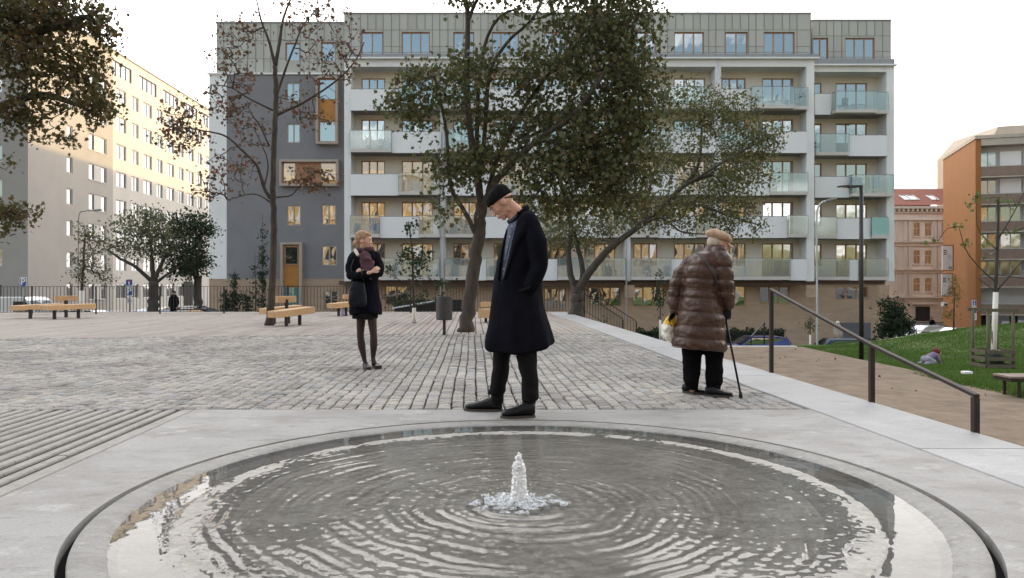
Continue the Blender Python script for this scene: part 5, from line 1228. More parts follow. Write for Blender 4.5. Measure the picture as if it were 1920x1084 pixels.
def sign(px, y, plates, label, pyb, pyt):
    x = P(px,0,y).x; t = thing('traffic_sign', label, 'sign', (x, y, P(0,pyb,y).z))
    MB().cyl(x, y+.05, P(0,pyb,y).z, P(0,pyt,y).z, .032, n=8).build('post', M['rail'], t, smooth=True)
    for (kind, py0, py1, hw) in plates:
        z0, z1 = P(0,py1,y).z, P(0,py0,y).z; w_ = hw/F*y
        if kind == 'tri':
            s = MB(); s.prism([(x-w_,z1),(x+w_,z1),(x,z0)], y-.01, y+.01); o = s.build('sign_plate', M['red'], t); s = MB(); q = .28; s.prism([(x-w_*(1-q*1.7),z1-(z1-z0)*.16),(x+w_*(1-q*1.7),z1-(z1-z0)*.16),(x,z0+(z1-z0)*.3)], y-.016, y-.012); s.build('sign_face', M['signw'], o); continue
        o = MB().box(x-w_,x+w_,y-.012,y+.01,z0,z1).build('sign_plate', M['signw'], t)
        if kind == 'w':
            s = MB()
            for i in range(3): s.box(x-w_*.6,x+w_*.6,y-.018,y-.014,z0+(z1-z0)*(.2+.25*i),z0+(z1-z0)*(.28+.25*i))
            s.build('lettering', M['steel_black'], o); continue
        e = .08*(z1-z0); MB().box(x-w_+e*.6,x+w_-e*.6,y-.018,y-.013,z0+e,z1-e).build('sign_face', M['blue'], o)
        if kind == 'P': glyph('P', (z1-z0)*1.0, Vector((x,y-.022,(z0+z1)/2)), M['signw'], o)
        if kind == 'T':
            s = MB(); h_ = z1-z0; s.box(x-h_*.09,x+h_*.09,y-.024,y-.019,z0+h_*.18,z0+h_*.68); o2 = s.build('symbol', M['signw'], o); MB().box(x-h_*.26,x+h_*.26,y-.024,y-.019,z0+h_*.685,z0+h_*.84).build('symbol', M['red'], o)
        if kind == 'i':
            s = MB(); h_ = z1-z0; s.box(x-h_*.06,x+h_*.06,y-.024,y-.019,z0+h_*.2,z0+h_*.62); s.box(x-h_*.07,x+h_*.07,y-.024,y-.019,z0+h_*.7,z0+h_*.82); s.box(x-h_*.18,x+h_*.18,y-.024,y-.019,z0+h_*.12,z0+h_*.195); s.build('symbol', M['signw'], o)
sign(43.5, 33, [('P',520,538,6.3)], 'blue parking sign at the far left standing alone', 600, 520)
sign(242.5, 33, [('T',523.5,536.5,6.3),('P',538,555,6.3),('w',558,568,5)], 'stacked pair of blue dead-end and parking signs before the cream block', 600, 523)
sign(1826.5, 33, [('i',563,575,4),('P',576,588,4.6),('w',589,600,4.4)], 'narrow blue parking sign by the orange building', 640, 563)
sign(1687, 56, [('tri',572,584,8.5),('P',586,597,0.1)][:1], 'red and white give-way triangle by the evergreen', 640, 572)
# tree guard
yt = 18.8; g = thing('tree_guard', 'square weathered timber tree guard around the white trunk', 'tree guard', (P(1862,690,yt).x, yt, -1.1))
M['oldwood'] = mat('weathered_wood', (.13,.115,.08), .9, .25, 4, .2, 20, stretch=(6,6,1))
cx = P(1861,0,yt).x; hw = .31; gz0, gz1 = P(0,690,yt).z-.15, P(0,582,yt).z
for i in (-1,1):
    for j in (-1,1): MB().cyl(cx+i*hw, yt+j*hw, gz0, gz1, .04, .038, n=10).build('post', M['oldwood'], g, smooth=True)
for py in (581,):
    for j in (-1,1): MB().bar((cx-hw-.09,yt+j*(hw+.055),P(0,py,yt).z),(cx+hw+.09,yt+j*(hw+.055),P(0,py,yt).z),.03,.08).build('rail', M['oldwood'], g)
for py in (658,671,684):
    for j in (-1,1): MB().bar((cx-hw-.04,yt+j*(hw+.055),P(0,py,yt).z),(cx+hw+.04,yt+j*(hw+.055),P(0,py,yt).z),.02,.085).build('rail', M['oldwood'], g)
    for i in (-1,1): MB().bar((cx+i*(hw+.055),yt-hw,P(0,py,yt).z),(cx+i*(hw+.055),yt+hw,P(0,py,yt).z),.02,.085).build('rail', M['oldwood'], g)
tag(MB().lathe((cx+.05,yt,P(0,690,yt).z-.05),[(.1,0),(.22,.02),(.19,.45),(.1,.52)],14).build('watering_bag', mat('green_bag', (.02,.045,.03), .6, .2, 8), at=(cx+.05,yt,gz0), smooth=True), 'dark green watering bag around the white trunk inside the guard', 'bag')
# park bench at the right edge
yb_ = 13.4; t = thing('park_bench', 'flat slatted bench on thin dark legs at the right edge of the lawn', 'bench', (P(1915,740,yb_).x, yb_, -1.1))
a = P(1878,703,yb_)
for i in range(4): MB().box(a.x, a.x+1.9, yb_-.25+i*.13, yb_-.25+i*.13+.11, a.z-.035, a.z).build('seat_slat', mat('grey_slat', (.26,.21,.17), .8, .15, 3), t, bevel=.004)
MB().box(a.x+.02, a.x+1.88, yb_-.24, yb_+.25, a.z-.10, a.z-.04).build('seat_frame', M['metal_dark'], t)
for i in (.18,1.7):
    for j in (-.2,.2): MB().box(a.x+i-.02,a.x+i+.02,yb_+j-.02,yb_+j+.02,-1.12,a.z-.103).build('leg', M['metal_dark'], t)
tag(MB().box(a.x+.25,a.x+.42,yb_+1.5,yb_+1.65,P(0,700,yb_+1.5).z-.02,P(0,697,yb_+1.5).z+.0).build('paper_cup', M['white_paint'], at=(a.x+.3,yb_+1.5,-.9), bevel=.01), 'small white litter box behind the park bench', 'litter')
# ================================================================ CARS
def car(x, y, z, rz, paint, label, kind='hatch', group='parked cars in the streets around the square', name='parked_car'):
    t = thing(name, label, 'car' if kind != 'van' else 'van', (x, y, z), group)
    Lh = 2.15 if kind != 'van' else 2.5; hw = .87 if kind != 'van' else .97
    if kind == 'van': prof = [(-2.45,.35),(-2.48,.9),(-2.42,1.95),(-2.2,2.05),(1.2,2.05),(1.45,1.9),(1.95,1.15),(2.4,.95),(2.5,.6),(2.45,.3)]; gp = [(.75,1.2),(.75,1.85),(1.35,1.85),(1.85,1.2)]
    elif kind == 'sedan': prof = [(-2.15,.3),(-2.2,.7),(-2.1,.98),(-1.45,1.02),(-.85,1.42),(.35,1.44),(1.05,1.0),(1.95,.86),(2.2,.62),(2.18,.28)]
    else: prof = [(-2.0,.3),(-2.05,.7),(-1.98,1.02),(-1.72,1.42),(-1.2,1.5),(.3,1.5),(1.0,1.05),(1.85,.9),(2.08,.62),(2.05,.28)]
    s = MB(); n = len(prof); lv = []
    for yy, sc_, dz in ((-hw,.0,0),(-hw*.97,0,0),(0,0,.03),(hw*.97,0,0),(hw,0,0)):
        lv.append([(px_, (yy*(1 if pz_ < 1.0 else .80 if kind != 'van' else .94)), pz_+(dz if pz_ > .9 else 0)) for px_, pz_ in prof])
    s.loft(lv); b = s; b.v = [(p[0], p[1], p[2]) for p in b.v]
    me_s = b
    def fin(s_, nm, m, par=t, smooth=False, bevel=0):
        ca, sa = math.cos(rz), math.sin(rz); s_.v = [(x+p[0]*ca-p[1]*sa, y+p[0]*sa+p[1]*ca, z+p[2]) for p in s_.v]; return s_.build(nm, m, par, smooth=smooth, bevel=bevel)
    body = fin(me_s, 'body', paint, bevel=.035)
    gl = M['carglass']
    if kind == 'van':
        for sgn in (-1,1):
            g = MB(); g.add([(p[0], sgn*(hw*.955+.02), p[1]) for p in gp], [(0,1,2,3)]); fin(g, 'side_window', gl)
        g = MB(); g.add([(1.49,-.8,1.86),(1.49,.8,1.86),(1.96,.88,1.2),(1.96,-.88,1.2)],[(0,1,2,3)]); fin(g, 'windscreen', gl)
    else:
        if kind == 'sedan': sw = [(-1.35,1.04),(-.85,1.36),(.32,1.38),(.9,1.03)]; ws = ((.42,1.41),(1.04,1.03)); rw = ((-.92,1.40),(-1.42,1.05))
        else: sw = [(-1.68,1.05),(-1.5,1.40),(.27,1.43),(.85,1.06)]; ws = ((.37,1.47),(.99,1.07)); rw = ((-1.75,1.42),(-1.99,1.05))
        hwt = hw*.80
        for sgn in (-1,1):
            g = MB(); g.add([(p[0], sgn*(hwt+.012+ (.03 if p[1] < 1.2 else 0)), p[1]) for p in sw], [(0,1,2,3)]); fin(g, 'side_window', gl)
        for (p, q), nm in ((ws,'windscreen'),(rw,'rear_window')):
            o = .02 if nm == 'windscreen' else -.02
            g = MB(); g.add([(p[0]+o,-hwt*.88,p[1]+.02),(p[0]+o,hwt*.88,p[1]+.02),(q[0]+o,hwt*.98,q[1]+.03),(q[0]+o,-hwt*.98,q[1]+.03)],[(0,1,2,3)]); fin(g, nm, gl)
    for sx in (-1.3*Lh/2.1, 1.35*Lh/2.1):
        for sy in (-1,1):
            w_ = MB(); w_.tube([(sx,sy*(hw-.16),.32),(sx,sy*(hw+.02),.32)], .32, 20); o = fin(w_, 'wheel', M['tyre']); w_ = MB(); w_.tube([(sx,sy*(hw+.015),.32),(sx,sy*(hw+.035),.32)], .19, 14); fin(w_, 'rim', M['rail'], o)
    for sy in (-.62,.62):
        g = MB(); g.box(Lh-.12, Lh+.035 if kind != 'van' else Lh-.02, sy-.18, sy+.18, .62, .78); fin(g, 'headlight', M['signw']); g = MB(); g.box(-Lh-.02+.1, -Lh+.2, sy-.12+.05*(1 if sy > 0 else -1), sy+.14, .75, .95); fin(g, 'tail_light', M['red'])
    for sy in (-1,1): g = MB(); g.box(.75,.92,sy*(hw+.02)-.09,sy*(hw+.02)+.09,.98,1.1); fin(g, 'mirror', paint, bevel=.02)
    return t
M['carglass'] = glassy('car_glass', .45, (.015,.018,.02), .03, (.9,.95,1), wav=0); M['tyre'] = mat('tyre_rubber', (.015,.015,.015), .8, .1, 5)
def paint(n, c): return mat(n, c, .3, .03, 1, metal=.2, coat=.8)
pw, pk, pbl, pgb, psl, pgr = paint('white_car_paint',(.70,.71,.72)), paint('black_car_paint',(.012,.013,.015)), paint('blue_car_paint',(.025,.04,.22)), paint('steel_blue_car_paint',(.06,.11,.19)), paint('silver_car_paint',(.36,.37,.38)), paint('grey_car_paint',(.10,.11,.12))
def gz(x): return streetz(x)
def ctr(px, y): return P(px,0,y).x
x = ctr(20, 38); car(x, 38, P(0,557,38).z-2.05, 0, pw, 'white van parked behind the left fence', 'van')
for px, y, top, pt, rz, k, lb in [(172,41,583,pk,0,'hatch','black hatchback whose roof shows behind the left bench'),(212,43,584,pw,R(90),'hatch','white hatchback parked left of the stacked blue signs'),(262,44,583,psl,R(80),'hatch','silver hatchback right of the stacked blue signs'),(312,43,577,pw,R(85),'hatch','white hatchback parked in the row near the wide street tree'),(334,42,578,pk,R(90),'sedan','black sedan parked in the row near the wide street tree'),(362,42,573,pw,0,'sedan','white sedan parked before the dark green tree'),(376,38,577,pk,0,'sedan','black sedan parked nearest the white building edge')]:
    x = ctr(px, y); car(x, y, P(0,top,y).z-1.47, rz, pt, lb, k)
x = ctr(1412,43.5); car(x, 43.5, P(0,630,43.5).z-1.5, R(180), pbl, 'bright blue hatchback in front of the dark hedge', 'hatch')
x = ctr(1566,41.5); car(x, 41.5, P(0,635,41.5).z-1.5, R(180), pgb, 'steel blue hatchback below the grey garage shutters', 'hatch')
x = ctr(1275,43); car(x, 43, P(0,634,43).z-1.45, 0, psl, 'silver sedan half hidden behind the old woman\'s yellow bag', 'sedan')
for px, y, top, pt, rz, k, lb in [(1733,72,611,pw,R(200),'hatch','white estate car farthest back on the right side street'),(1716,60,619,pw,R(215),'sedan','white car parked behind the silver saloon on the right'),(1755,55,625,psl,R(180),'sedan','silver saloon nearest the lawn mound on the right'),(1788,66,615,pgr,R(190),'hatch','grey car in front of the orange wall'),(1812,69,622,pk,R(180),'sedan','black low car at the foot of the orange wall')]:
    x = ctr(px, y); car(x, y, P(0,top,y).z-1.47, rz, pt, lb, k)
# ================================================================ PEOPLE
from mathutils.bvhtree import BVHTree
def cloth(me, fold=.012, fr_=(7,7,2.2), fine=.003, fine_f=26, zr=None):
    for v in verts(me):
        c = v.co; n = noise.fractal((c.x*fr_[0], c.y*fr_[1], c.z*fr_[2]), .8, 2, 3); k = 1
        v.co = c+v.normal*(fold*n*k+fine*noise.noise(c*fine_f))
def finish(me, m, name, parent):
    me.materials.clear()
    for q in (m if isinstance(m, list) else [m]): me.materials.append(q)
    me.polygons.foreach_set('use_smooth', [True]*len(me.polygons)); me.update(); return link(name, me, parent)
def ringpts(cx, cy, z, hx, hy, n=24, rot=0, pw=1.0, tz=0):
    out = []
    for k in range(n):
        t = 2*math.pi*k/n; a = math.copysign(abs(math.cos(t))**pw, math.cos(t))*hx; b = math.copysign(abs(math.sin(t))**pw, math.sin(t))*hy
        x_, y_ = a*math.cos(rot)-b*math.sin(rot), a*math.sin(rot)+b*math.cos(rot); out.append((cx+x_, cy+y_, z+tz*x_))
    return out
def skinmat(name, c, ruddy=.35):
    m = mat(name, c, .5, .07, 30, .05, 200, spec=.35); b = m.node_tree.nodes['Principled BSDF']; b.inputs['Subsurface Weight'].default_value = .2; b.inputs['Subsurface Radius'].default_value = (.02,.008,.004); b.inputs['Subsurface Scale'].default_value = .5; return m
M['skin'] = skinmat('skin_fair', (.52,.30,.22)); M['skin2'] = skinmat('skin_pale', (.56,.35,.27)); M['skin3'] = skinmat('skin_old', (.50,.29,.22))
M['wool_navy'] = mat('black_wool', (.0060,.0066,.0105), .95, .2, 8, .25, 260, spec=.06); M['trouser'] = mat('charcoal_trousers', (.0105,.010,.0115), .9, .15, 6, .15, 120, spec=.08)
M['leather'] = mat('black_leather', (.006,.007,.0095), .36, .2, 8, .1, 60, spec=.25); M['sole'] = mat('brown_sole', (.05,.04,.034), .7, .15, 10)
M['denim'] = mat('dark_denim', (.075,.09,.135), .9, .35, 14, .2, 160); M['beanie'] = mat('black_knit', (.010,.010,.012), .95, .3, 20, .6, 180, stretch=(1,1,.3), spec=.1)
M['eye'] = mat('eye_dark', (.03,.02,.015), .3, .1, 5); M['lip'] = mat('lip', (.42,.17,.14), .5, .1, 20); M['brow'] = mat('eyebrow', (.06,.035,.02), .9, .2, 50)
def head(s, C, u, f, sc=1.0, fem=False):
    """head volume around cranium centre C; u = up, f = forward (unit). returns helper to place features"""
    u = Vector(u).normalized(); f = Vector(f).normalized(); f = (f-u*f.dot(u)).normalized(); r = f.cross(u).normalized(); C = Vector(C)
    def q(a, b, c): return C+(f*a+u*b+r*c)*sc          # forward, up, right
    def ell(c, ra, rb, rc, n=14):
        st = len(s.v); s.ball((0,0,0), 1, n)
        for i in range(st, len(s.v)):
            a, b, d = s.v[i]; s.v[i] = tuple(Vector(c)+(f*a*ra+r*b*rc+u*d*rb)*sc)
    ell(q(-.012,.018,0), .098, .092, .076, 18)        # cranium
    ell(q(.028,-.005,0), .070, .082, .066)            # face upper
    ell(q(.030,-.062,0), .056, .052, .050)            # jaw
    ell(q(.068,-.096,0), .020, .018, .024)            # chin
    ell(q(.074,.030,0), .018, .016, .050)             # brow ridge
    for sg in (-1,1):
        ell(q(.058,-.022,sg*.040), .022, .022, .018)  # cheek
        ell(q(-.004,-.012,sg*.076), .022, .032, .008, 10)   # ear
        ell(q(.0,-.066,sg*.044), .026, .030, .014)    # jaw angle
        ell(q(.084,.004,sg*.031), .008, .008, .012, 8)      # eyelid
    st = len(s.v)
    s.loft([[tuple(q(a, b, c)) for a, b, c in ring_] for ring_ in (
        [(.078,.022,-.010),(.092,.026,0),(.078,.022,.010),(.07,.02,0)], [(.080,.0,-.012),(.105,.0,0),(.080,.0,.012),(.07,0,0)], [(.080,-.026,-.018),(.123,-.026,0),(.080,-.026,.018),(.07,-.026,0)], [(.080,-.040,-.015),(.112,-.040,0),(.080,-.040,.015),(.07,-.04,0)])])
    ell(q(.104,-.032,0), .013, .010, .016, 10); 
    ell(q(.090,-.061,0), .012, .007, .024, 10); ell(q(.087,-.073,0), .011, .008, .021, 10)
    return q, (f, u, r)
def features(q, ax, parent, lipm, sc=1.0, brow=True):
    f, u, r = ax
    for sg in (-1,1):
        s = MB(); st = 0; s.ball((0,0,0), 1, 10); s.v = [tuple(q(.088,.006,sg*.031)+(f*a*.0075+r*b*.012+u*d*.0045)*sc) for a, b, d in s.v]; s.build('eye', M['eye'], parent, smooth=True)
        if brow:
            s = MB(); s.tube([q(.090,.020,sg*.016), q(.094,.026,sg*.032), q(.080,.022,sg*.050)], [.0035*sc,.005*sc,.003*sc], 6); s.build('eyebrow', M['brow'], parent, smooth=True)
    s = MB(); s.ball((0,0,0), 1, 10); s.v = [tuple(q(.097,-.067,0)+(f*a*.007+r*b*.019+u*d*.0075)*sc) for a, b, d in s.v]; s.build('lips', lipm, parent, smooth=True)
def hand(s, wrist, dirv, nrm, sc=1.0, curl=.5, side=1):
    """five-fingered hand; dirv towards fingertips, nrm = palm normal (fingers curl that way), side = thumb side sign"""
    d = Vector(dirv).normalized(); n = Vector(nrm); n = (n-d*n.dot(d)).normalized(); w_ = d.cross(n)*side; W_ = Vector(wrist)
    s.loft([[tuple(W_+(d*a+w_*b*hw+n*c*th)*sc) for b, c in ((-1,-1),(0,-1.2),(1,-1),(1,1),(0,1.2),(-1,1))] for a, hw, th in ((-.02,.024,.018),(.02,.032,.015),(.06,.040,.014),(.092,.040,.012))])
    for i, (o, ln) in enumerate(((.031,.070),(.010,.080),(-.011,.074),(-.031,.058))):
        p = W_+(d*.085+w_*o)*sc; a = curl*(.6+.12*i); pts = [p]; ang = 0
        for k in range(3):
            ang += a; pts.append(pts[-1]+(d*math.cos(ang)+n*math.sin(ang))*ln*(.45,.32,.25)[k]*sc)
        chain(s, pts, [.0095*sc,.009*sc,.008*sc,.007*sc], 8)
    p = W_+(d*.025+w_*.032)*sc; pts = [p, p+(d*.03+w_*.022+n*.008)*sc, p+(d*.058+w_*.026+n*.02)*sc, p+(d*.078+w_*.022+n*.03)*sc]; chain(s, pts, [.013*sc,.011*sc,.0095*sc,.008*sc], 8)
def shoe(parent, heel, toe, wid=.05, h=.09, m=None, solem=None, name='shoe', ankle=None, lace=True, lift=0):
    heel, toe = Vector(heel), Vector(toe); d = toe-heel; L_ = d.length; d.normalize(); sd = Vector((-d.y, d.x, 0)).normalized(); up = Vector((0,0,1)); s = MB(); rings = []
    for t, hw, hh, z0 in ((0,.55,.8,.02),(.06,.78,1.0,.012),(.25,.80,1.02,.012),(.40,.80,.85,.012),(.55,.92,.66,.012),(.75,1.02,.52,.012),(.90,.85,.42,.014),(.98,.5,.28,.02)):
        c = heel+d*L_*t; rg_ = []
        for k in range(14):
            a = 2*math.pi*k/14; rg_.append(tuple(c+sd*math.cos(a)*wid*hw+up*(z0+h*hh*(.5+.5*math.sin(a)))))
        rings.append(rg_)
    s.loft(rings); me = organic(s, .007, 3); t = finish(me, m or M['leather'], name, parent)
    q = MB(); r2 = []
    for z in (0,.018):
        r2.append([tuple(heel+d*(L_*.5+math.cos(a)*L_*.52)+sd*math.sin(a)*wid*(1.03-.12*math.cos(a*1.0+3.14)*1)+up*z) for a in [2*math.pi*k/22 for k in range(22)]])
    q.loft(r2); q.build('sole', solem or M['sole'], t)
    if lace:
        q = MB()
        for k in range(4): c = heel+d*L_*(.42+.07*k)+up*(h*(.93-.09*k)+.012); q.tube([c-sd*wid*.42, c+up*.006, c+sd*wid*.42], .003, 5)
        q.build('laces', M['steel_black'], t)
    return t
# ---------------------------------------------------------------- the young man at the water's edge
YM = 5.78
def pm(px, py, dy=0): v = P(px, py, YM); return Vector((v.x, YM+dy, v.z))
man = thing('person', 'young man in black beanie and long dark coat looking down at the fountain', 'person', (pm(965,780).x, YM, 0))
s = MB(); th = R(45)
C = pm(940,381); uu = Vector((-math.sin(th), 0, math.cos(th))); ff = Vector((-math.cos(th), -.10, -math.sin(th)))
q, ax = head(s, C, uu, ff, 1.0)
chain(s, [pm(957,387), pm(969,399), pm(978,412)], [.052,.054,.060], 16)
cap(s, pm(955,400), pm(968,410), .035,.05)
# torso and legs under the clothes, hand in the pocket
chain(s, [pm(982,420), pm(980,450), pm(976,520), pm(974,580)], [.08,.11,.11,.12], 14)
chain(s, [pm(958,580,.06), pm(942,660,.10), pm(933,742,.12), pm(931,756,.12)], [.075,.05,.036,.034], 12); chain(s, [pm(978,580,-.08), pm(987,670,-.13), pm(992,745,-.13), pm(990,762,-.13)], [.075,.05,.036,.034], 12)
chain(s, [pm(985,424,-.16), pm(1001,455,-.205), pm(1004,498,-.225), pm(988,536,-.19)], [.042,.036,.034,.028]); hand(s, pm(984,538,-.17), (-.6,.5,-.8), (0,1,0), .9, .3, 1)
chain(s, [pm(985,425,.14), pm(980,490,.18), pm(970,535,.16)], [.045,.036,.028]); hand(s, pm(970,535,.16), (-.6,-.5,-.8), (0,-1,0), .9, .3, -1)
me = organic(s, .0048, 2); body = finish(me, M['skin'], 'body', man); features(q, ax, man, M['lip'])
s = MB()   # short hair at the temple and nape
for sg in (-1,1): s.tube([q(.022,.016,sg*.066), q(.016,-.012,sg*.067)], [.007,.004], 8); s.tube([q(-.035,.006,sg*.070), q(-.075,-.018,sg*.045)], [.008,.012], 8)
s.tube([q(-.085,-.02,-.05), q(-.098,-.025,0), q(-.085,-.02,.05)], .014, 8); me = organic(s, .006, 2); finish(me, mat('short_brown_hair', (.05,.03,.02), .9, .3, 60), 'hair', man)
s = MB()   # beanie
def hq(a, b, c): return q(a, b, c)
rings = []
for b_, ra, rc, sh in ((.022,.100,.082,0.0),(.035,.106,.087,-.002),(.055,.106,.087,-.006),(.080,.099,.081,-.012),(.104,.080,.066,-.02),(.121,.048,.04,-.03),(.128,.015,.014,-.035)):
    rings.append([tuple(q(-.010+sh+ra*math.cos(t), b_-.10*(-.010+ra*math.cos(t))*-1*0+(.30*ra*math.cos(t) if b_ < .05 else .24*ra*math.cos(t)*(.13-b_)/.08)*.55, rc*math.sin(t))) for t in [2*math.pi*k/28 for k in range(28)]])
s.loft(rings); me = organic(s, .006, 2)
for v in verts(me):
    d_ = (v.co-q(0,0,0)); a_ = math.atan2(d_.dot(ax[2]), d_.dot(ax[0])); v.co += v.normal*(.0012*math.sin(a_*60)+.003*noise.noise(v.co*18)+.002)
finish(me, M['beanie'], 'beanie', man)
# coat
s = MB(); rg_ = []
rg_.append(ringpts(pm(971,405).x, YM, pm(971,404).z, .064, .076, 32, tz=.95)); rg_.append(ringpts(pm(974,409).x, YM, pm(974,409).z, .085, .105, 32, tz=.75)); rg_.append(ringpts(pm(979,416).x, YM, pm(979,415).z, .105, .165, 32, tz=.40))
for py, x0, x1, hy, dy in ((424,951,1012,.208,0),(438,947,1016,.225,0),(460,941,1019,.222,0),(490,932,1019,.215,0),(520,926,1017,.213,0),(548,923,1017,.222,0),(575,920,1020,.235,0),(605,916,1029,.25,0),(628,911,1036,.262,0),(640,908,1038,.27,0),(647,908,1038,.27,0)):
    p = pm((x0+x1)/2, py); rg_.append(ringpts(p.x, YM+dy, p.z, (x1-x0)/2/F*YM, hy, 32, pw=.92))
s.loft(rg_)
for sg in (-1,1):
    o = 6 if sg < 0 else -4
    chain(s, [pm(983+o,418,sg*.165), pm(999+o,455,sg*.215), pm(1004+o,500,sg*.235), pm(992+o,530,sg*.225), pm(984+o,545,sg*.175)], [.078,.074,.066,.060,.050], 16)
me = organic(s, .0085, 5); 
for v in verts(me):     # uneven hem, deeper vertical folds low in the skirt
    c = v.co; low = max(0, min(1, (.95-c.z)/.4)); a_ = math.atan2(c.y-YM, c.x-pm(975,0).x)
    v.co += v.normal*(.012*low*math.sin(a_*7+c.z*2)+.006*noise.fractal((c.x*9, c.y*9, c.z*5), .9, 2, 3)+.003*math.sin(c.z*40+c.x*12)*max(0, 1-abs(c.z-1.12)/.15))
    if c.z < .56:
        tx = (c.x-pm(975,0).x)/.27; v.co.z += -.045*(1-tx*tx)+.02*tx
bm = bmesh.new(); bm.from_mesh(me)
def inpoly(x, y, poly):
    c = False; j = len(poly)-1
    for i in range(len(poly)):
        if (poly[i][1] > y) != (poly[j][1] > y) and x < (poly[j][0]-poly[i][0])*(y-poly[i][1])/(poly[j][1]-poly[i][1])+poly[i][0]: c = not c
        j = i
    return c
openp = [(950,412),(970,412),(966,430),(960,455),(955,478),(950,500),(944,522),(939,529),(935,525),(937,500),(940,478),(945,455),(949,435)]
op3 = [(pm(a,b).x, pm(a,b).z) for a, b in openp]
dele = [f for f in bm.faces if f.calc_center_median().y < YM+.02 and inpoly(f.calc_center_median().x, f.calc_center_median().z, op3)]
bmesh.ops.delete(bm, geom=dele, context='FACES'); bm.to_mesh(me); bm.free()
coat = finish(me, M['wool_navy'], 'coat', man); sm = coat.modifiers.new('t', 'SOLIDIFY'); sm.thickness = .008; sm.offset = -1
# lapel, collar, pocket flap, back seam as cloth rolls on the coat
def roll(pts, r_, m, nm, par, flat=.5, n=8):
    s = MB(); s.tube([Vector(p) for p in catmull(pts, 4)], r_, n); return s.build(nm, m, par, smooth=True)
def surf(px, py, off=.006):      # point on the camera side of the coat
    p = pm(px, py); hit = bvh.ray_cast(Vector((p.x, YM-1.5, p.z)), Vector((0,1,0)))[0]; return Vector((p.x, (hit.y if hit else YM-.2)-off, p.z))
bvh = BVHTree.FromPolygons([v.co+OFF[man.name] for v in coat.data.vertices], [tuple(p.vertices) for p in coat.data.polygons])
s = MB()
lap = [((968,402),(988,398)),((968,415),(990,425)),((965,432),(986,441)),((961,450),(976,455)),((956,474),(966,478)),((951,498),(957,500)),((944,524),(947,526))]
vs = []; 
for (a, b) in lap: vs += [surf(a[0]+1,a[1],.003), surf((a[0]+b[0])/2,(a[1]+b[1])/2,.014), surf(b[0],b[1],.004)]
s.add(vs, [(i*3+j, i*3+j+1, i*3+j+4, i*3+j+3) for i in range(len(lap)-1) for j in (0,1)]); o = s.build('lapel', M['wool_navy'], coat, smooth=True); sm = o.modifiers.new('t','SOLIDIFY'); sm.thickness = .008; sm.offset = 1
cr = [[tuple(Vector((pm(972,404).x+rx_*math.cos(t), YM+ry_*math.sin(t), pm(972,404).z+up_+.92*rx_*math.cos(t)))) for t in [R(-150)+R(300)*k/24 for k in range(25)]] for rx_, ry_, up_ in ((.070,.082,-.015),(.066,.076,.020),(.074,.086,.018),(.088,.104,-.022))]
s = MB(); s.add(cr[0]+cr[1]+cr[2]+cr[3], [(j*25+i, j*25+i+1, (j+1)*25+i+1, (j+1)*25+i) for j in range(3) for i in range(24)]); o = s.build('collar', M['wool_navy'], coat, smooth=True); sm = o.modifiers.new('t','SOLIDIFY'); sm.thickness = .006
s = MB(); a, b = surf(972,543,.004), surf(992,536,.004); s.add([a, b, b-Vector((0,.004,.016)), a-Vector((0,.004,.016))], [(0,1,2,3)]); o = s.build('pocket_flap', M['trouser'], coat); sm = o.modifiers.new('t','SOLIDIFY'); sm.thickness = .006
# shirt inside the opening
s = MB(); rg_ = []
rg_.append(ringpts(pm(968,404).x, YM, pm(968,406).z, .056, .066, 32, tz=.9)); rg_.append(ringpts(pm(972,413).x, YM, pm(972,413).z, .085, .10, 32, tz=.5))
for py, x0, x1, hy in ((425,950.5,1005,.19),(450,944,1010,.205),(480,938,1012,.20),(510,933,1012,.195),(535,930,1012,.20)):
    p = pm((x0+x1)/2, py); rg_.append(ringpts(p.x+.004, YM, p.z, (x1-x0)/2/F*YM-.004, hy-.004, 32, pw=.92))
s.loft(rg_); me = organic(s, .0085, 3)
for v in verts(me): v.co += v.normal*(.004*noise.fractal((v.co.x*18, v.co.y*18, v.co.z*10), .9, 2, 3)-.002)
shirt = finish(me, M['denim'], 'shirt', man)
bv2 = BVHTree.FromPolygons([v.co+OFF[man.name] for v in shirt.data.vertices], [tuple(p.vertices) for p in shirt.data.polygons])
def sf2(px, py, off=.004):
    p = pm(px, py); hit = bv2.ray_cast(Vector((p.x, YM-1.5, p.z)), Vector((0,1,0)))[0]; return Vector((p.x, (hit.y if hit else YM-.15)-off, p.z))
for a, b in ((960,427),(956,446),(952,466),(948,486),(945,505)): p = sf2(a,b); MB().ball(p, (.0048,.003,.0048), 8).build('button', M['signw'], shirt, smooth=True)
roll([sf2(966,424,.0), sf2(960,440,.003), sf2(954,462,.003), sf2(950,480,.003), sf2(943,510,.003)], .005, M['denim'], 'placket', shirt)
roll([pm(953,415,-.045), pm(956,419,-.03), pm(962,414,-.075), pm(972,405,-.085)], .012, mat('shirt_collar', (.03,.035,.05), .9, .2, 20), 'shirt_collar', shirt)
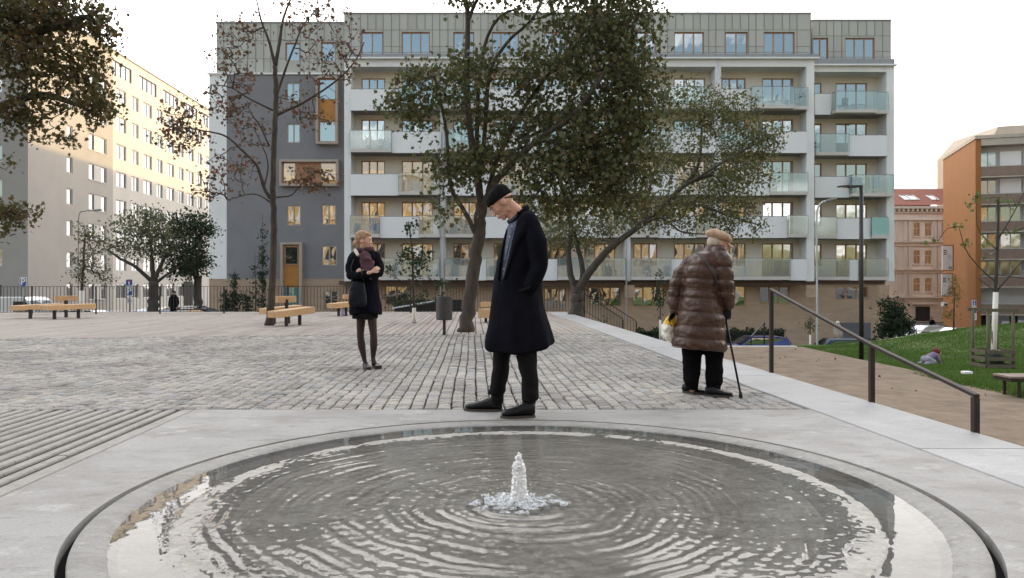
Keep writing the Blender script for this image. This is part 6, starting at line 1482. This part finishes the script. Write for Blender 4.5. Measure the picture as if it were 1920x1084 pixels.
# trousers
s = MB()
def leg(s, pts):
    rg_ = []
    for x0, x1, py, dy, hy in pts: p = pm((x0+x1)/2, py, dy); rg_.append(ringpts(p.x, p.y, p.z, (x1-x0)/2/F*YM, hy, 20))
    s.loft(rg_)
leg(s, [(928,985,590,.07,.12),(925,965,640,.09,.095),(925,957,670,.10,.085),(922,954,700,.11,.078),(919,950,725,.12,.07),(916,947,738,.12,.066),(916,945,744,.12,.064)])
leg(s, [(950,1005,590,-.08,.12),(962,1006,645,-.11,.10),(970,1006,680,-.13,.09),(976,1008,705,-.135,.08),(977,1009,730,-.135,.072),(978,1009,746,-.135,.068)])
me = organic(s, .008, 3)
for v in verts(me): c = v.co; v.co += v.normal*(.007*noise.fractal((c.x*10, c.y*10, c.z*9), .9, 2, 3)+.003*math.sin(c.z*55+c.x*25)*max(0, 1-abs(c.z-.16)/.1))
finish(me, M['trouser'], 'trousers', man)
s = MB(); chain(s, [pm(932,740,.12), pm(932,755,.12)], [.05,.05]); chain(s, [pm(992,742,-.135), pm(989,762,-.135)], [.052,.05]); s.build('socks', M['trouser'], man, smooth=True)
def gx(px, y): return (px-960)/F*y
shoe(man, (gx(942,5.93), 5.90, 0), (gx(871,5.93), 5.94, 0), .050, .108); shoe(man, (gx(1003,5.62), 5.63, 0), (gx(939,5.62), 5.60, 0), .052, .110)
# ---------------------------------------------------------------- the blonde woman with folded arms
YW = 8.9
def pw_(px, py, dy=0): v = P(px, py, YW); return Vector((v.x, YW+dy, v.z))
wom = thing('person', 'blonde woman in dark coat and plum scarf standing with folded arms', 'person', (pw_(693,692).x, YW, 0))
s = MB(); q, ax = head(s, pw_(683,451), (.08,0,1), (1,-.18,-.02), .93)
chain(s, [pw_(681,460), pw_(679,475)], [.045,.055]); chain(s, [pw_(680,482), pw_(682,530), pw_(684,580)], [.10,.11,.13])
chain(s, [pw_(677,590,.02), pw_(675,628,.02), pw_(677,650,.03), pw_(683,678,.02), pw_(686,686,.02)], [.055,.036,.038,.021,.025], 16); chain(s, [pw_(697,590,-.03), pw_(702,628,-.05), pw_(702,648,-.04), pw_(700,672,-.02), pw_(701,680,-.02)], [.055,.036,.038,.021,.025], 16)
chain(s, [pw_(664,488,-.02), pw_(662,512,-.10), pw_(690,518,-.24), pw_(700,512,-.25)], [.035,.03,.024,.024]); chain(s, [pw_(702,486,0), pw_(712,506,-.10), pw_(700,514,-.2)], [.035,.03,.024])
hand(s, pw_(705,510,-.235), (.75,.35,.55), (0,1,0), .70, .5, -1); hand(s, pw_(693,513,-.215), (-.92,-.3,.35), (0,1,0), .74, .4, 1)
me = organic(s, .0055, 2); body = finish(me, M['skin2'], 'body', wom); features(q, ax, wom, M['lip'], .93)
M['blonde'] = mat('blonde_hair', (.30,.175,.095), .55, .35, 40, .4, 120, stretch=(1,1,.5))
s = MB()
def hell(c, ra, rb, rc, n=14):
    st = len(s.v); s.ball((0,0,0), 1, n); f, u, r = ax
    for i in range(st, len(s.v)): a, b, d = s.v[i]; s.v[i] = tuple(Vector(c)+f*a*ra+r*b*rc+u*d*rb)
hell(q(-.028,.034,0), .098,.090,.082,18); hell(q(.03,.075,0), .052,.036,.058); hell(q(-.075,-.03,0), .052,.06,.06); hell(q(-.105,-.045,0), .042,.048,.045); hell(q(-.06,-.075,0), .04,.05,.055)
me = organic(s, .006, 2)
for v in verts(me): v.co += v.normal*(.004*noise.fractal((v.co.x*14, v.co.y*14, v.co.z*45), .9, 2, 3))
finish(me, M['blonde'], 'hair', wom)
s = MB(); rg_ = []
for py, x0, x1, hy, rt in ((468,672,696,.08,0),(474,662,706,.13,0),(482,657,710,.15,0),(495,656,711,.15,0),(515,658,710,.14,0),(535,657,709,.145,0),(560,656,713,.165,0),(580,655,716,.18,0),(587,655,716,.18,0)):
    p = pw_((x0+x1)/2, py); rg_.append(ringpts(p.x, YW, p.z, (x1-x0)/2/F*YW, hy, 28, pw=.95))
s.loft(rg_)
chain(s, [pw_(665,482,-.0), pw_(659,500,-.06), pw_(662,516,-.12), pw_(680,517,-.21), pw_(690,514,-.23)], [.065,.06,.056,.048,.042], 14)
chain(s, [pw_(703,480,0), pw_(713,498,-.05), pw_(714,511,-.12), pw_(700,515,-.21), pw_(690,516,-.24)], [.062,.058,.055,.048,.042], 14)
me = organic(s, .0095, 4); cloth(me, .010, (8,8,4), .003)
for v in verts(me):
    if v.co.z < .75: v.co.z += -.02*math.sin((v.co.x+10.7)*18)
coat = finish(me, M['wool_navy'], 'coat', wom)
s = MB(); rg_ = []
for py, x0, x1, hy in ((560,662,708,.14),(590,660,709,.15),(598,660,708,.15)): p = pw_((x0+x1)/2, py); rg_.append(ringpts(p.x, YW, p.z, (x1-x0)/2/F*YW, hy, 24))
s.loft(rg_); me = organic(s, .01, 2); cloth(me, .008, (10,10,2)); finish(me, M['trouser'], 'skirt', wom)
M['tights'] = mat('dark_tights', (.030,.017,.016), .6, .3, 5, spec=.3); M['sock'] = mat('black_knee_sock', (.012,.011,.012), .8, .1, 5)
s = MB(); chain(s, [pw_(677,585,.02), pw_(675,628,.02), pw_(677,648,.03), pw_(683,676,.02), pw_(687,687,.0)], [.062,.042,.046,.026,.030], 16); chain(s, [pw_(697,585,-.03), pw_(702,628,-.05), pw_(702,646,-.04), pw_(700,670,-.02), pw_(702,681,-.03)], [.062,.042,.046,.026,.030], 16); me = organic(s, .008, 2); finish(me, M['tights'], 'tights', wom)
M['scarf'] = mat('plum_scarf', (.075,.030,.042), .95, .55, 18, .5, 120, stretch=(1,1,3))
s = MB()
for i in range(5): 
    a0 = i*1.1; s.tube([Vector((pw_(684,0).x+ (.088+.008*math.sin(i*2))*math.cos(t), YW-.01+.085*math.sin(t), pw_(0,467+i*3.6).z+.014*math.sin(t+a0))) for t in [2*math.pi*k/16 for k in range(17)]], .024, 10)
chain(s, [pw_(690,480,-.13), pw_(697,495,-.17), pw_(700,510,-.2), pw_(699,516,-.2)], [.055,.06,.055,.05], 12); chain(s, [pw_(684,482,-.14), pw_(691,497,-.18), pw_(692,509,-.19)], [.045,.045,.04], 12)
me = organic(s, .008, 2)
for v in verts(me): c = v.co; v.co += v.normal*(.009*math.sin(c.x*60+c.z*50+6*noise.noise(c*9))+.005*noise.noise(c*30))
finish(me, M['scarf'], 'scarf', wom)
s = MB(); chain(s, [pw_(669,470,-.09), pw_(676,479,-.15)], [.022,.02]); me = organic(s, .006, 2); finish(me, mat('cream_lining', (.6,.52,.46), .9, .1, 20), 'hood_lining', wom)
bag = thing('handbag', 'dark navy leather handbag hanging at the blonde woman\'s side', 'bag', pw_(679,575,-.2))
s = MB(); rg_ = []
for py, x0, x1, hy in ((528,668,689,.02),(540,663,692,.05),(558,661,694,.065),(570,662,694,.06),(575,666,690,.04)): p = pw_((x0+x1)/2, py, -.21); rg_.append(ringpts(p.x, p.y, p.z, (x1-x0)/2/F*YW, hy, 20, pw=.6))
s.loft(rg_); me = organic(s, .008, 3); cloth(me, .006, (9,9,9)); finish(me, mat('navy_leather', (.008,.010,.016), .5, .2, 10, .2, 60, spec=.12), 'pouch', bag)
s = MB(); s.tube([pw_(668,532,-.2), pw_(664,500,-.17), pw_(670,480,-.1)], .007, 6); s.tube([pw_(689,532,-.2), pw_(688,515,-.28), pw_(684,500,-.22)], .007, 6); s.build('strap', M['leather'], bag, smooth=True)
shoe(wom, (gx(683,8.95), 8.97, .0), (gx(695,8.8), 8.72, .0), .042, .06, lace=False); shoe(wom, (gx(698,9.0), 9.06, 0), (gx(714,8.9), 8.88, 0), .042, .06, lace=False)
# ---------------------------------------------------------------- the old woman with the cane
YO = 6.8
def po(px, py, dy=0): v = P(px, py, YO); return Vector((v.x, YO+dy, v.z))
old = thing('person', 'old woman in brown quilted coat and beige cap leaning on a cane', 'person', (po(1320,740).x, YO, 0))
s = MB(); q, ax = head(s, po(1348,456), (.22,0,.97), (1,.06,-.30), .92)
chain(s, [po(1342,462), po(1334,476)], [.05,.06]); chain(s, [po(1325,495), po(1318,560), po(1315,620)], [.10,.11,.11])
chain(s, [po(1300,630,.03), po(1298,728,.0)], [.06,.036]); chain(s, [po(1333,630,0), po(1336,732,-.05)], [.06,.036])
chain(s, [po(1335,485,-.08), po(1346,530,-.16), po(1357,570,-.07)], [.04,.034,.028]); chain(s, [po(1300,490,.08), po(1277,540,.12), po(1271,575,.10)], [.04,.034,.028])
me = organic(s, .0055, 2); finish(me, M['skin3'], 'body', old); features(q, ax, old, M['lip'], .9)
s = MB(); hand(s, po(1361,578,-.07), (-.1,.25,-1), (.2,.8,0), .95, .9, -1); me = organic(s, .004, 1); finish(me, M['leather'], 'glove', old)
s = MB(); hand(s, po(1266,587,.08), (-.3,0,-1), (.6,-.6,0), .9, .7, 1); me = organic(s, .004, 1); finish(me, M['leather'], 'glove', old)
s = MB()
for i in range(24):
    a = i*2*math.pi/24
hair = MB(); st = 0; f, u, r = ax
hair.ball((0,0,0), 1, 14); hair.v = [tuple(q(-.03,.0,0)+f*a*.085+r*b*.08+u*d*.075) for a, b, d in hair.v]; hair.build('hair', mat('grey_hair', (.40,.34,.28), .7, .3, 60), old, smooth=True)
M['puff'] = mat('brown_quilted_nylon', (.052,.024,.016), .38, .25, 4, .25, 14, spec=.35)
s = MB(); rg_ = []
prof = [(461,1324,1350,.075),(468,1317,1355,.095),(475,1303,1358,.15),(488,1291,1358,.19),(505,1284,1355,.205),(530,1282,1352,.20),(548,1281,1350,.195),(565,1278,1351,.205),(590,1272,1356,.225),(620,1265,1358,.24),(645,1260,1359,.25),(655,1259,1359,.25)]
for py, x0, x1, hy in prof: p = po((x0+x1)/2, py); rg_.append(ringpts(p.x, YO, p.z, (x1-x0)/2/F*YO, hy, 32, pw=.95))
s.loft(rg_)
chain(s, [po(1343,478,-.10), po(1348,500,-.15), po(1350,530,-.17), po(1355,552,-.13), po(1360,570,-.08)], [.085,.082,.076,.068,.060], 16)
chain(s, [po(1301,492,.08), po(1284,512,.12), po(1273,540,.12), po(1270,568,.10), po(1270,580,.09)], [.074,.076,.072,.066,.058], 16)
me = organic(s, .0085, 4)
seams = [po(0,py).z for py in (469,500,524,541,546,560,585,611,634,655)]; seams.sort()
for v in verts(me):
    c = v.co; tilt = .10*(c.x-po(1320,0).x); z = c.z+tilt*.6; dmin = min(abs(z-a) for a in seams)
    # puffed tube between two seams
    lo = max([a for a in seams if a <= z], default=z-.1); hi = min([a for a in seams if a > z], default=z+.1); w_ = hi-lo; t_ = (z-lo)/w_
    pf = (math.sin(math.pi*max(0,min(1,t_)))**.55)*min(.016, w_*.22)
    wr = noise.fractal((c.x*9+c.z*7, c.y*9, c.z*11-c.x*7), .9, 2, 3)
    v.co = c+v.normal*(pf-.012+.010*wr*min(1, dmin/.03)+.003*math.sin((c.x*1.2+c.y)*60+3*noise.noise(c*9))*math.exp(-dmin/.012))
    if c.z < .46: v.co.z -= .022*((c.x-po(1310,0).x)/.24)
coat = finish(me, M['puff'], 'quilted_coat', old)
bv3 = BVHTree.FromPolygons([v.co+OFF[old.name] for v in coat.data.vertices], [tuple(p.vertices) for p in coat.data.polygons])
def sf3(px, py, off=.006):
    p = po(px, py); hit = bv3.ray_cast(Vector((p.x, YO-1.5, p.z)), Vector((0,1,0)))[0]; return Vector((p.x, (hit.y if hit else YO-.2)-off, p.z))
s = MB(); rgs = []
for k in range(14):
    f_ = k/13; p = sf3(1303+f_*34, 474+f_*58, .006)
    if k: p.y = min(p.y, 6.9)
    rgs.append(p)
s.tube(rgs, .009, 6); s.build('bag_strap', mat('grey_strap', (.05,.045,.05), .7, .1, 10), old, smooth=True)
M['cap'] = mat('beige_cap_wool', (.40,.28,.19), .9, .2, 14, .5, 90)
s = MB(); rg_ = []
for b_, ra, rc, sh in ((.030,.098,.085,0),(.040,.120,.10,-.004),(.060,.135,.112,-.008),(.085,.125,.105,-.010),(.108,.09,.078,-.010),(.118,.04,.035,-.008)):
    rg_.append([tuple(q(-.008+sh+ra*math.cos(t), b_+.10*ra*math.cos(t)*-1, rc*math.sin(t))) for t in [2*math.pi*k/24 for k in range(24)]])
s.loft(rg_); me = organic(s, .007, 3)
for v in verts(me):
    d_ = v.co-q(0,0,0); a_ = math.atan2(d_.dot(ax[2]), d_.dot(ax[0])); v.co += v.normal*(.006*abs(math.sin(a_*4))+.006*noise.fractal(v.co*16, .9, 2, 3))
cp = finish(me, M['cap'], 'cap', old)
s = MB(); vis = []
for e, (r0) in enumerate((.085,.155)): vis.append([tuple(q(r0*math.cos(t)*1.0, .022-e*.030, (.075 if e == 0 else .062)*math.sin(t)*1.25)) for t in [R(-50)+R(100)*k/10 for k in range(11)]])
s.add(vis[0]+vis[1], [(i, i+1, 12+i, 11+i) for i in range(10)]); o = s.build('visor', mat('cream_visor', (.62,.50,.36), .8, .1, 8), cp, smooth=True); sm = o.modifiers.new('t','SOLIDIFY'); sm.thickness = .006
YMs = YM; YM = YO; s = MB()
leg(s, [(1281,1330,640,.04,.10),(1281,1317,670,.03,.085),(1281,1315,695,.02,.08),(1282,1312,712,.01,.075),(1285,1309,722,.0,.06),(1287,1308,730,.0,.055)])
leg(s, [(1318,1358,640,-.02,.10),(1320,1354,670,-.03,.085),(1321,1353,695,-.04,.08),(1320,1351,715,-.05,.075),(1323,1347,725,-.05,.06),(1325,1347,733,-.05,.052)])
YM = YMs; me = organic(s, .0085, 3)
for v in verts(me): c = v.co; v.co += v.normal*(.009*noise.fractal((c.x*11, c.y*11, c.z*9), .9, 2, 3)+.004*math.sin(c.z*60+c.x*20)*max(0, 1-abs(c.z-.14)/.1))
finish(me, mat('black_jersey', (.005,.005,.006), .95, .2, 8, spec=.05), 'trousers', old)
shoe(old, (gx(1279,6.95), 6.93, 0), (gx(1318,6.9), 6.80, 0), .045, .075, lace=False); shoe(old, (gx(1319,6.75), 6.70, 0), (gx(1368,6.75), 6.64, 0), .047, .08)
cane = thing('walking_cane', 'black walking cane held by the old woman', 'cane', (P(1389,745,6.63).x, 6.63, 0))
top = po(1357,587,-.02); bot = Vector((P(1389,745,6.63).x, 6.63, .02)); MB().tube([top, bot], [.011,.009], 10).build('shaft', M['leather'], cane, smooth=True); MB().tube([bot+Vector((-.004,0,.03)), bot-Vector((0,0,.02))], [.014,.019], 10).build('rubber_tip', M['tyre'], cane, smooth=True)
MB().tube([Vector(v) for v in catmull([top+Vector((-.05,.02,.0)), top+Vector((-.02,.01,.014)), top+Vector((.03,0,.012)), top+Vector((.05,-.005,-.004))],4)], .014, 10).build('handle', M['leather'], cane, smooth=True)
pb = thing('plastic_bag', 'yellow and white plastic carrier bag held by the old woman', 'bag', po(1256,640,.1))
s = MB(); rg_ = []
for py, x0, x1, hy in ((585,1262,1270,.01),(592,1256,1270,.03),(605,1247,1272,.06),(620,1244,1274,.075),(634,1247,1275,.07),(642,1254,1274,.05)): p = po((x0+x1)/2, py, .10); rg_.append(ringpts(p.x, p.y, p.z, (x1-x0)/2/F*YO, hy, 18))
s.loft(rg_); me = organic(s, .008, 2); cloth(me, .018, (9,9,9), .006, 30); zs_ = po(0,612).z
ym = mat('yellow_plastic', (.70,.42,.02), .35, .15, 6, .3, 25, spec=.5); wm = mat('white_plastic', (.72,.70,.62), .35, .1, 6, .3, 25, spec=.5)
for p_ in me.polygons:
    c = p_.center; p_.material_index = 1 if (c.z < po(0,610).z-.3*(c.x-po(1256,0).x)) else 0
mi = [p_.material_index for p_ in me.polygons]; finish(me, [ym, wm], 'sack', pb); pb.children[0].data.polygons.foreach_set('material_index', mi)
# ---------------------------------------------------------------- small figures farther away
def figure(px, pyf, y, h, label, coatm, legm, hairm, pose='stand', rz=0, zb=None):
    z0 = P(0,pyf,y).z if zb is None else zb; x = P(px,0,y).x; t = thing('person', label, 'person', (x, y, z0)); k = h/1.72
    def v(a, b, c): return Vector((x+(a*math.cos(rz)-b*math.sin(rz))*k, y+(a*math.sin(rz)+b*math.cos(rz))*k, z0+c*k))
    s = MB()
    if pose == 'stand':
        cap(s, v(0,0,1.62), v(0,-.02,1.58), .09, .085); chain(s, [v(0,0,1.5), v(0,0,1.4)], [.05,.07]); chain(s, [v(0,0,1.38), v(0,0,1.1), v(0,0,.9)], [.15,.14,.15])
        for sg in (-1,1): chain(s, [v(sg*.17,0,1.38), v(sg*.23,0,1.12), v(sg*.21,-.08,.88)], [.055,.045,.035]); chain(s, [v(sg*.09,0,.9), v(sg*.10,0,.48), v(sg*.10,.02,.06), v(sg*.10,-.12,.04)], [.09,.06,.045,.035]); hand(s, v(sg*.21,-.08,.88), (0,-.2,-1), (0,-1,0), k, .4, sg)
    else:   # crouching toddler, hands on the grass
        cap(s, v(.38,0,.54), v(.42,0,.50), .105,.095); chain(s, [v(.24,0,.44), v(.0,0,.33), v(-.14,0,.28)], [.07,.08,.08])
        for sg in (-1,1): chain(s, [v(.26,sg*.13,.42), v(.34,sg*.18,.24), v(.42,sg*.16,.05)], [.045,.04,.035]); chain(s, [v(-.16,sg*.09,.26), v(.0,sg*.16,.15), v(-.28,sg*.16,.08), v(-.42,sg*.17,.05)], [.06,.045,.035,.035]); hand(s, v(.42,sg*.16,.05), (1,0,-.1), (0,0,-1), .7*k, .3, sg)
    me = organic(s, .022*k, 2); finish(me, M['skin'], 'body', t)
    s = MB()
    if pose == 'stand':
        chain(s, [v(0,0,1.40), v(0,0,1.1), v(0,0,.85)], [.18,.185,.20])
        for sg in (-1,1): chain(s, [v(sg*.18,0,1.38), v(sg*.24,0,1.12), v(sg*.22,-.08,.92)], [.075,.065,.05])
        me = organic(s, .022*k, 2); finish(me, coatm, 'coat', t); s = MB()
        for sg in (-1,1): chain(s, [v(sg*.09,0,.9), v(sg*.10,0,.48), v(sg*.10,.02,.1)], [.11,.08,.06])
        me = organic(s, .022*k, 2); finish(me, legm, 'trousers', t); s = MB(); cap(s, v(0,.02,1.66), v(0,.03,1.60), .10,.095); s.build('hair', hairm, t, smooth=True)
        for sg in (-1,1): MB().ball(v(sg*.10,-.06,.05), (.05*k,.13*k,.05*k), 10).build('shoe', M['leather'], t, smooth=True)
    else:
        chain(s, [v(.26,0,.43), v(.05,0,.34), v(-.14,0,.28)], [.11,.12,.12])
        for sg in (-1,1): chain(s, [v(.26,sg*.13,.42), v(.34,sg*.18,.24), v(.40,sg*.16,.10)], [.06,.052,.045])
        me = organic(s, .022*k, 2); finish(me, coatm, 'jacket', t); s = MB()
        for sg in (-1,1): chain(s, [v(-.18,sg*.09,.26), v(.02,sg*.18,.14), v(-.30,sg*.17,.07), v(-.42,sg*.17,.05)], [.11,.085,.06,.05])
        me = organic(s, .022*k, 2); finish(me, legm, 'trousers', t); s = MB(); cap(s, v(.35,0,.60), v(.37,0,.57), .105,.11); s.build('hat', hairm, t, smooth=True)
    return t
kx = P(1748,0,22).x
figure(1743, 684, 22, 1.15, 'toddler in blue jacket crouching on the lawn', mat('toddler_blue', (.09,.12,.24), .9, .7, 30, col2=(.35,.22,.28)), mat('toddler_grey', (.30,.30,.38), .9, .3, 20), mat('maroon_hat', (.15,.03,.03), .9, .2, 20), 'crawl', R(15), zb=lawnz(kx,22)+.02)
figure(1748, 630, 74, 1.8, 'person in black standing before the beige townhouse', M['wool_navy'], M['trouser'], M['beanie'])
figure(1571, 655, 44.5, 1.65, 'person in pale coat with white hat behind the steel blue car', mat('pale_coat', (.40,.34,.28), .9, .1, 10), M['trouser'], M['signw'])
figure(326, 606, 40, 1.7, 'person in dark clothes between the cars behind the left fence', M['trouser'], M['trouser'], M['beanie'])
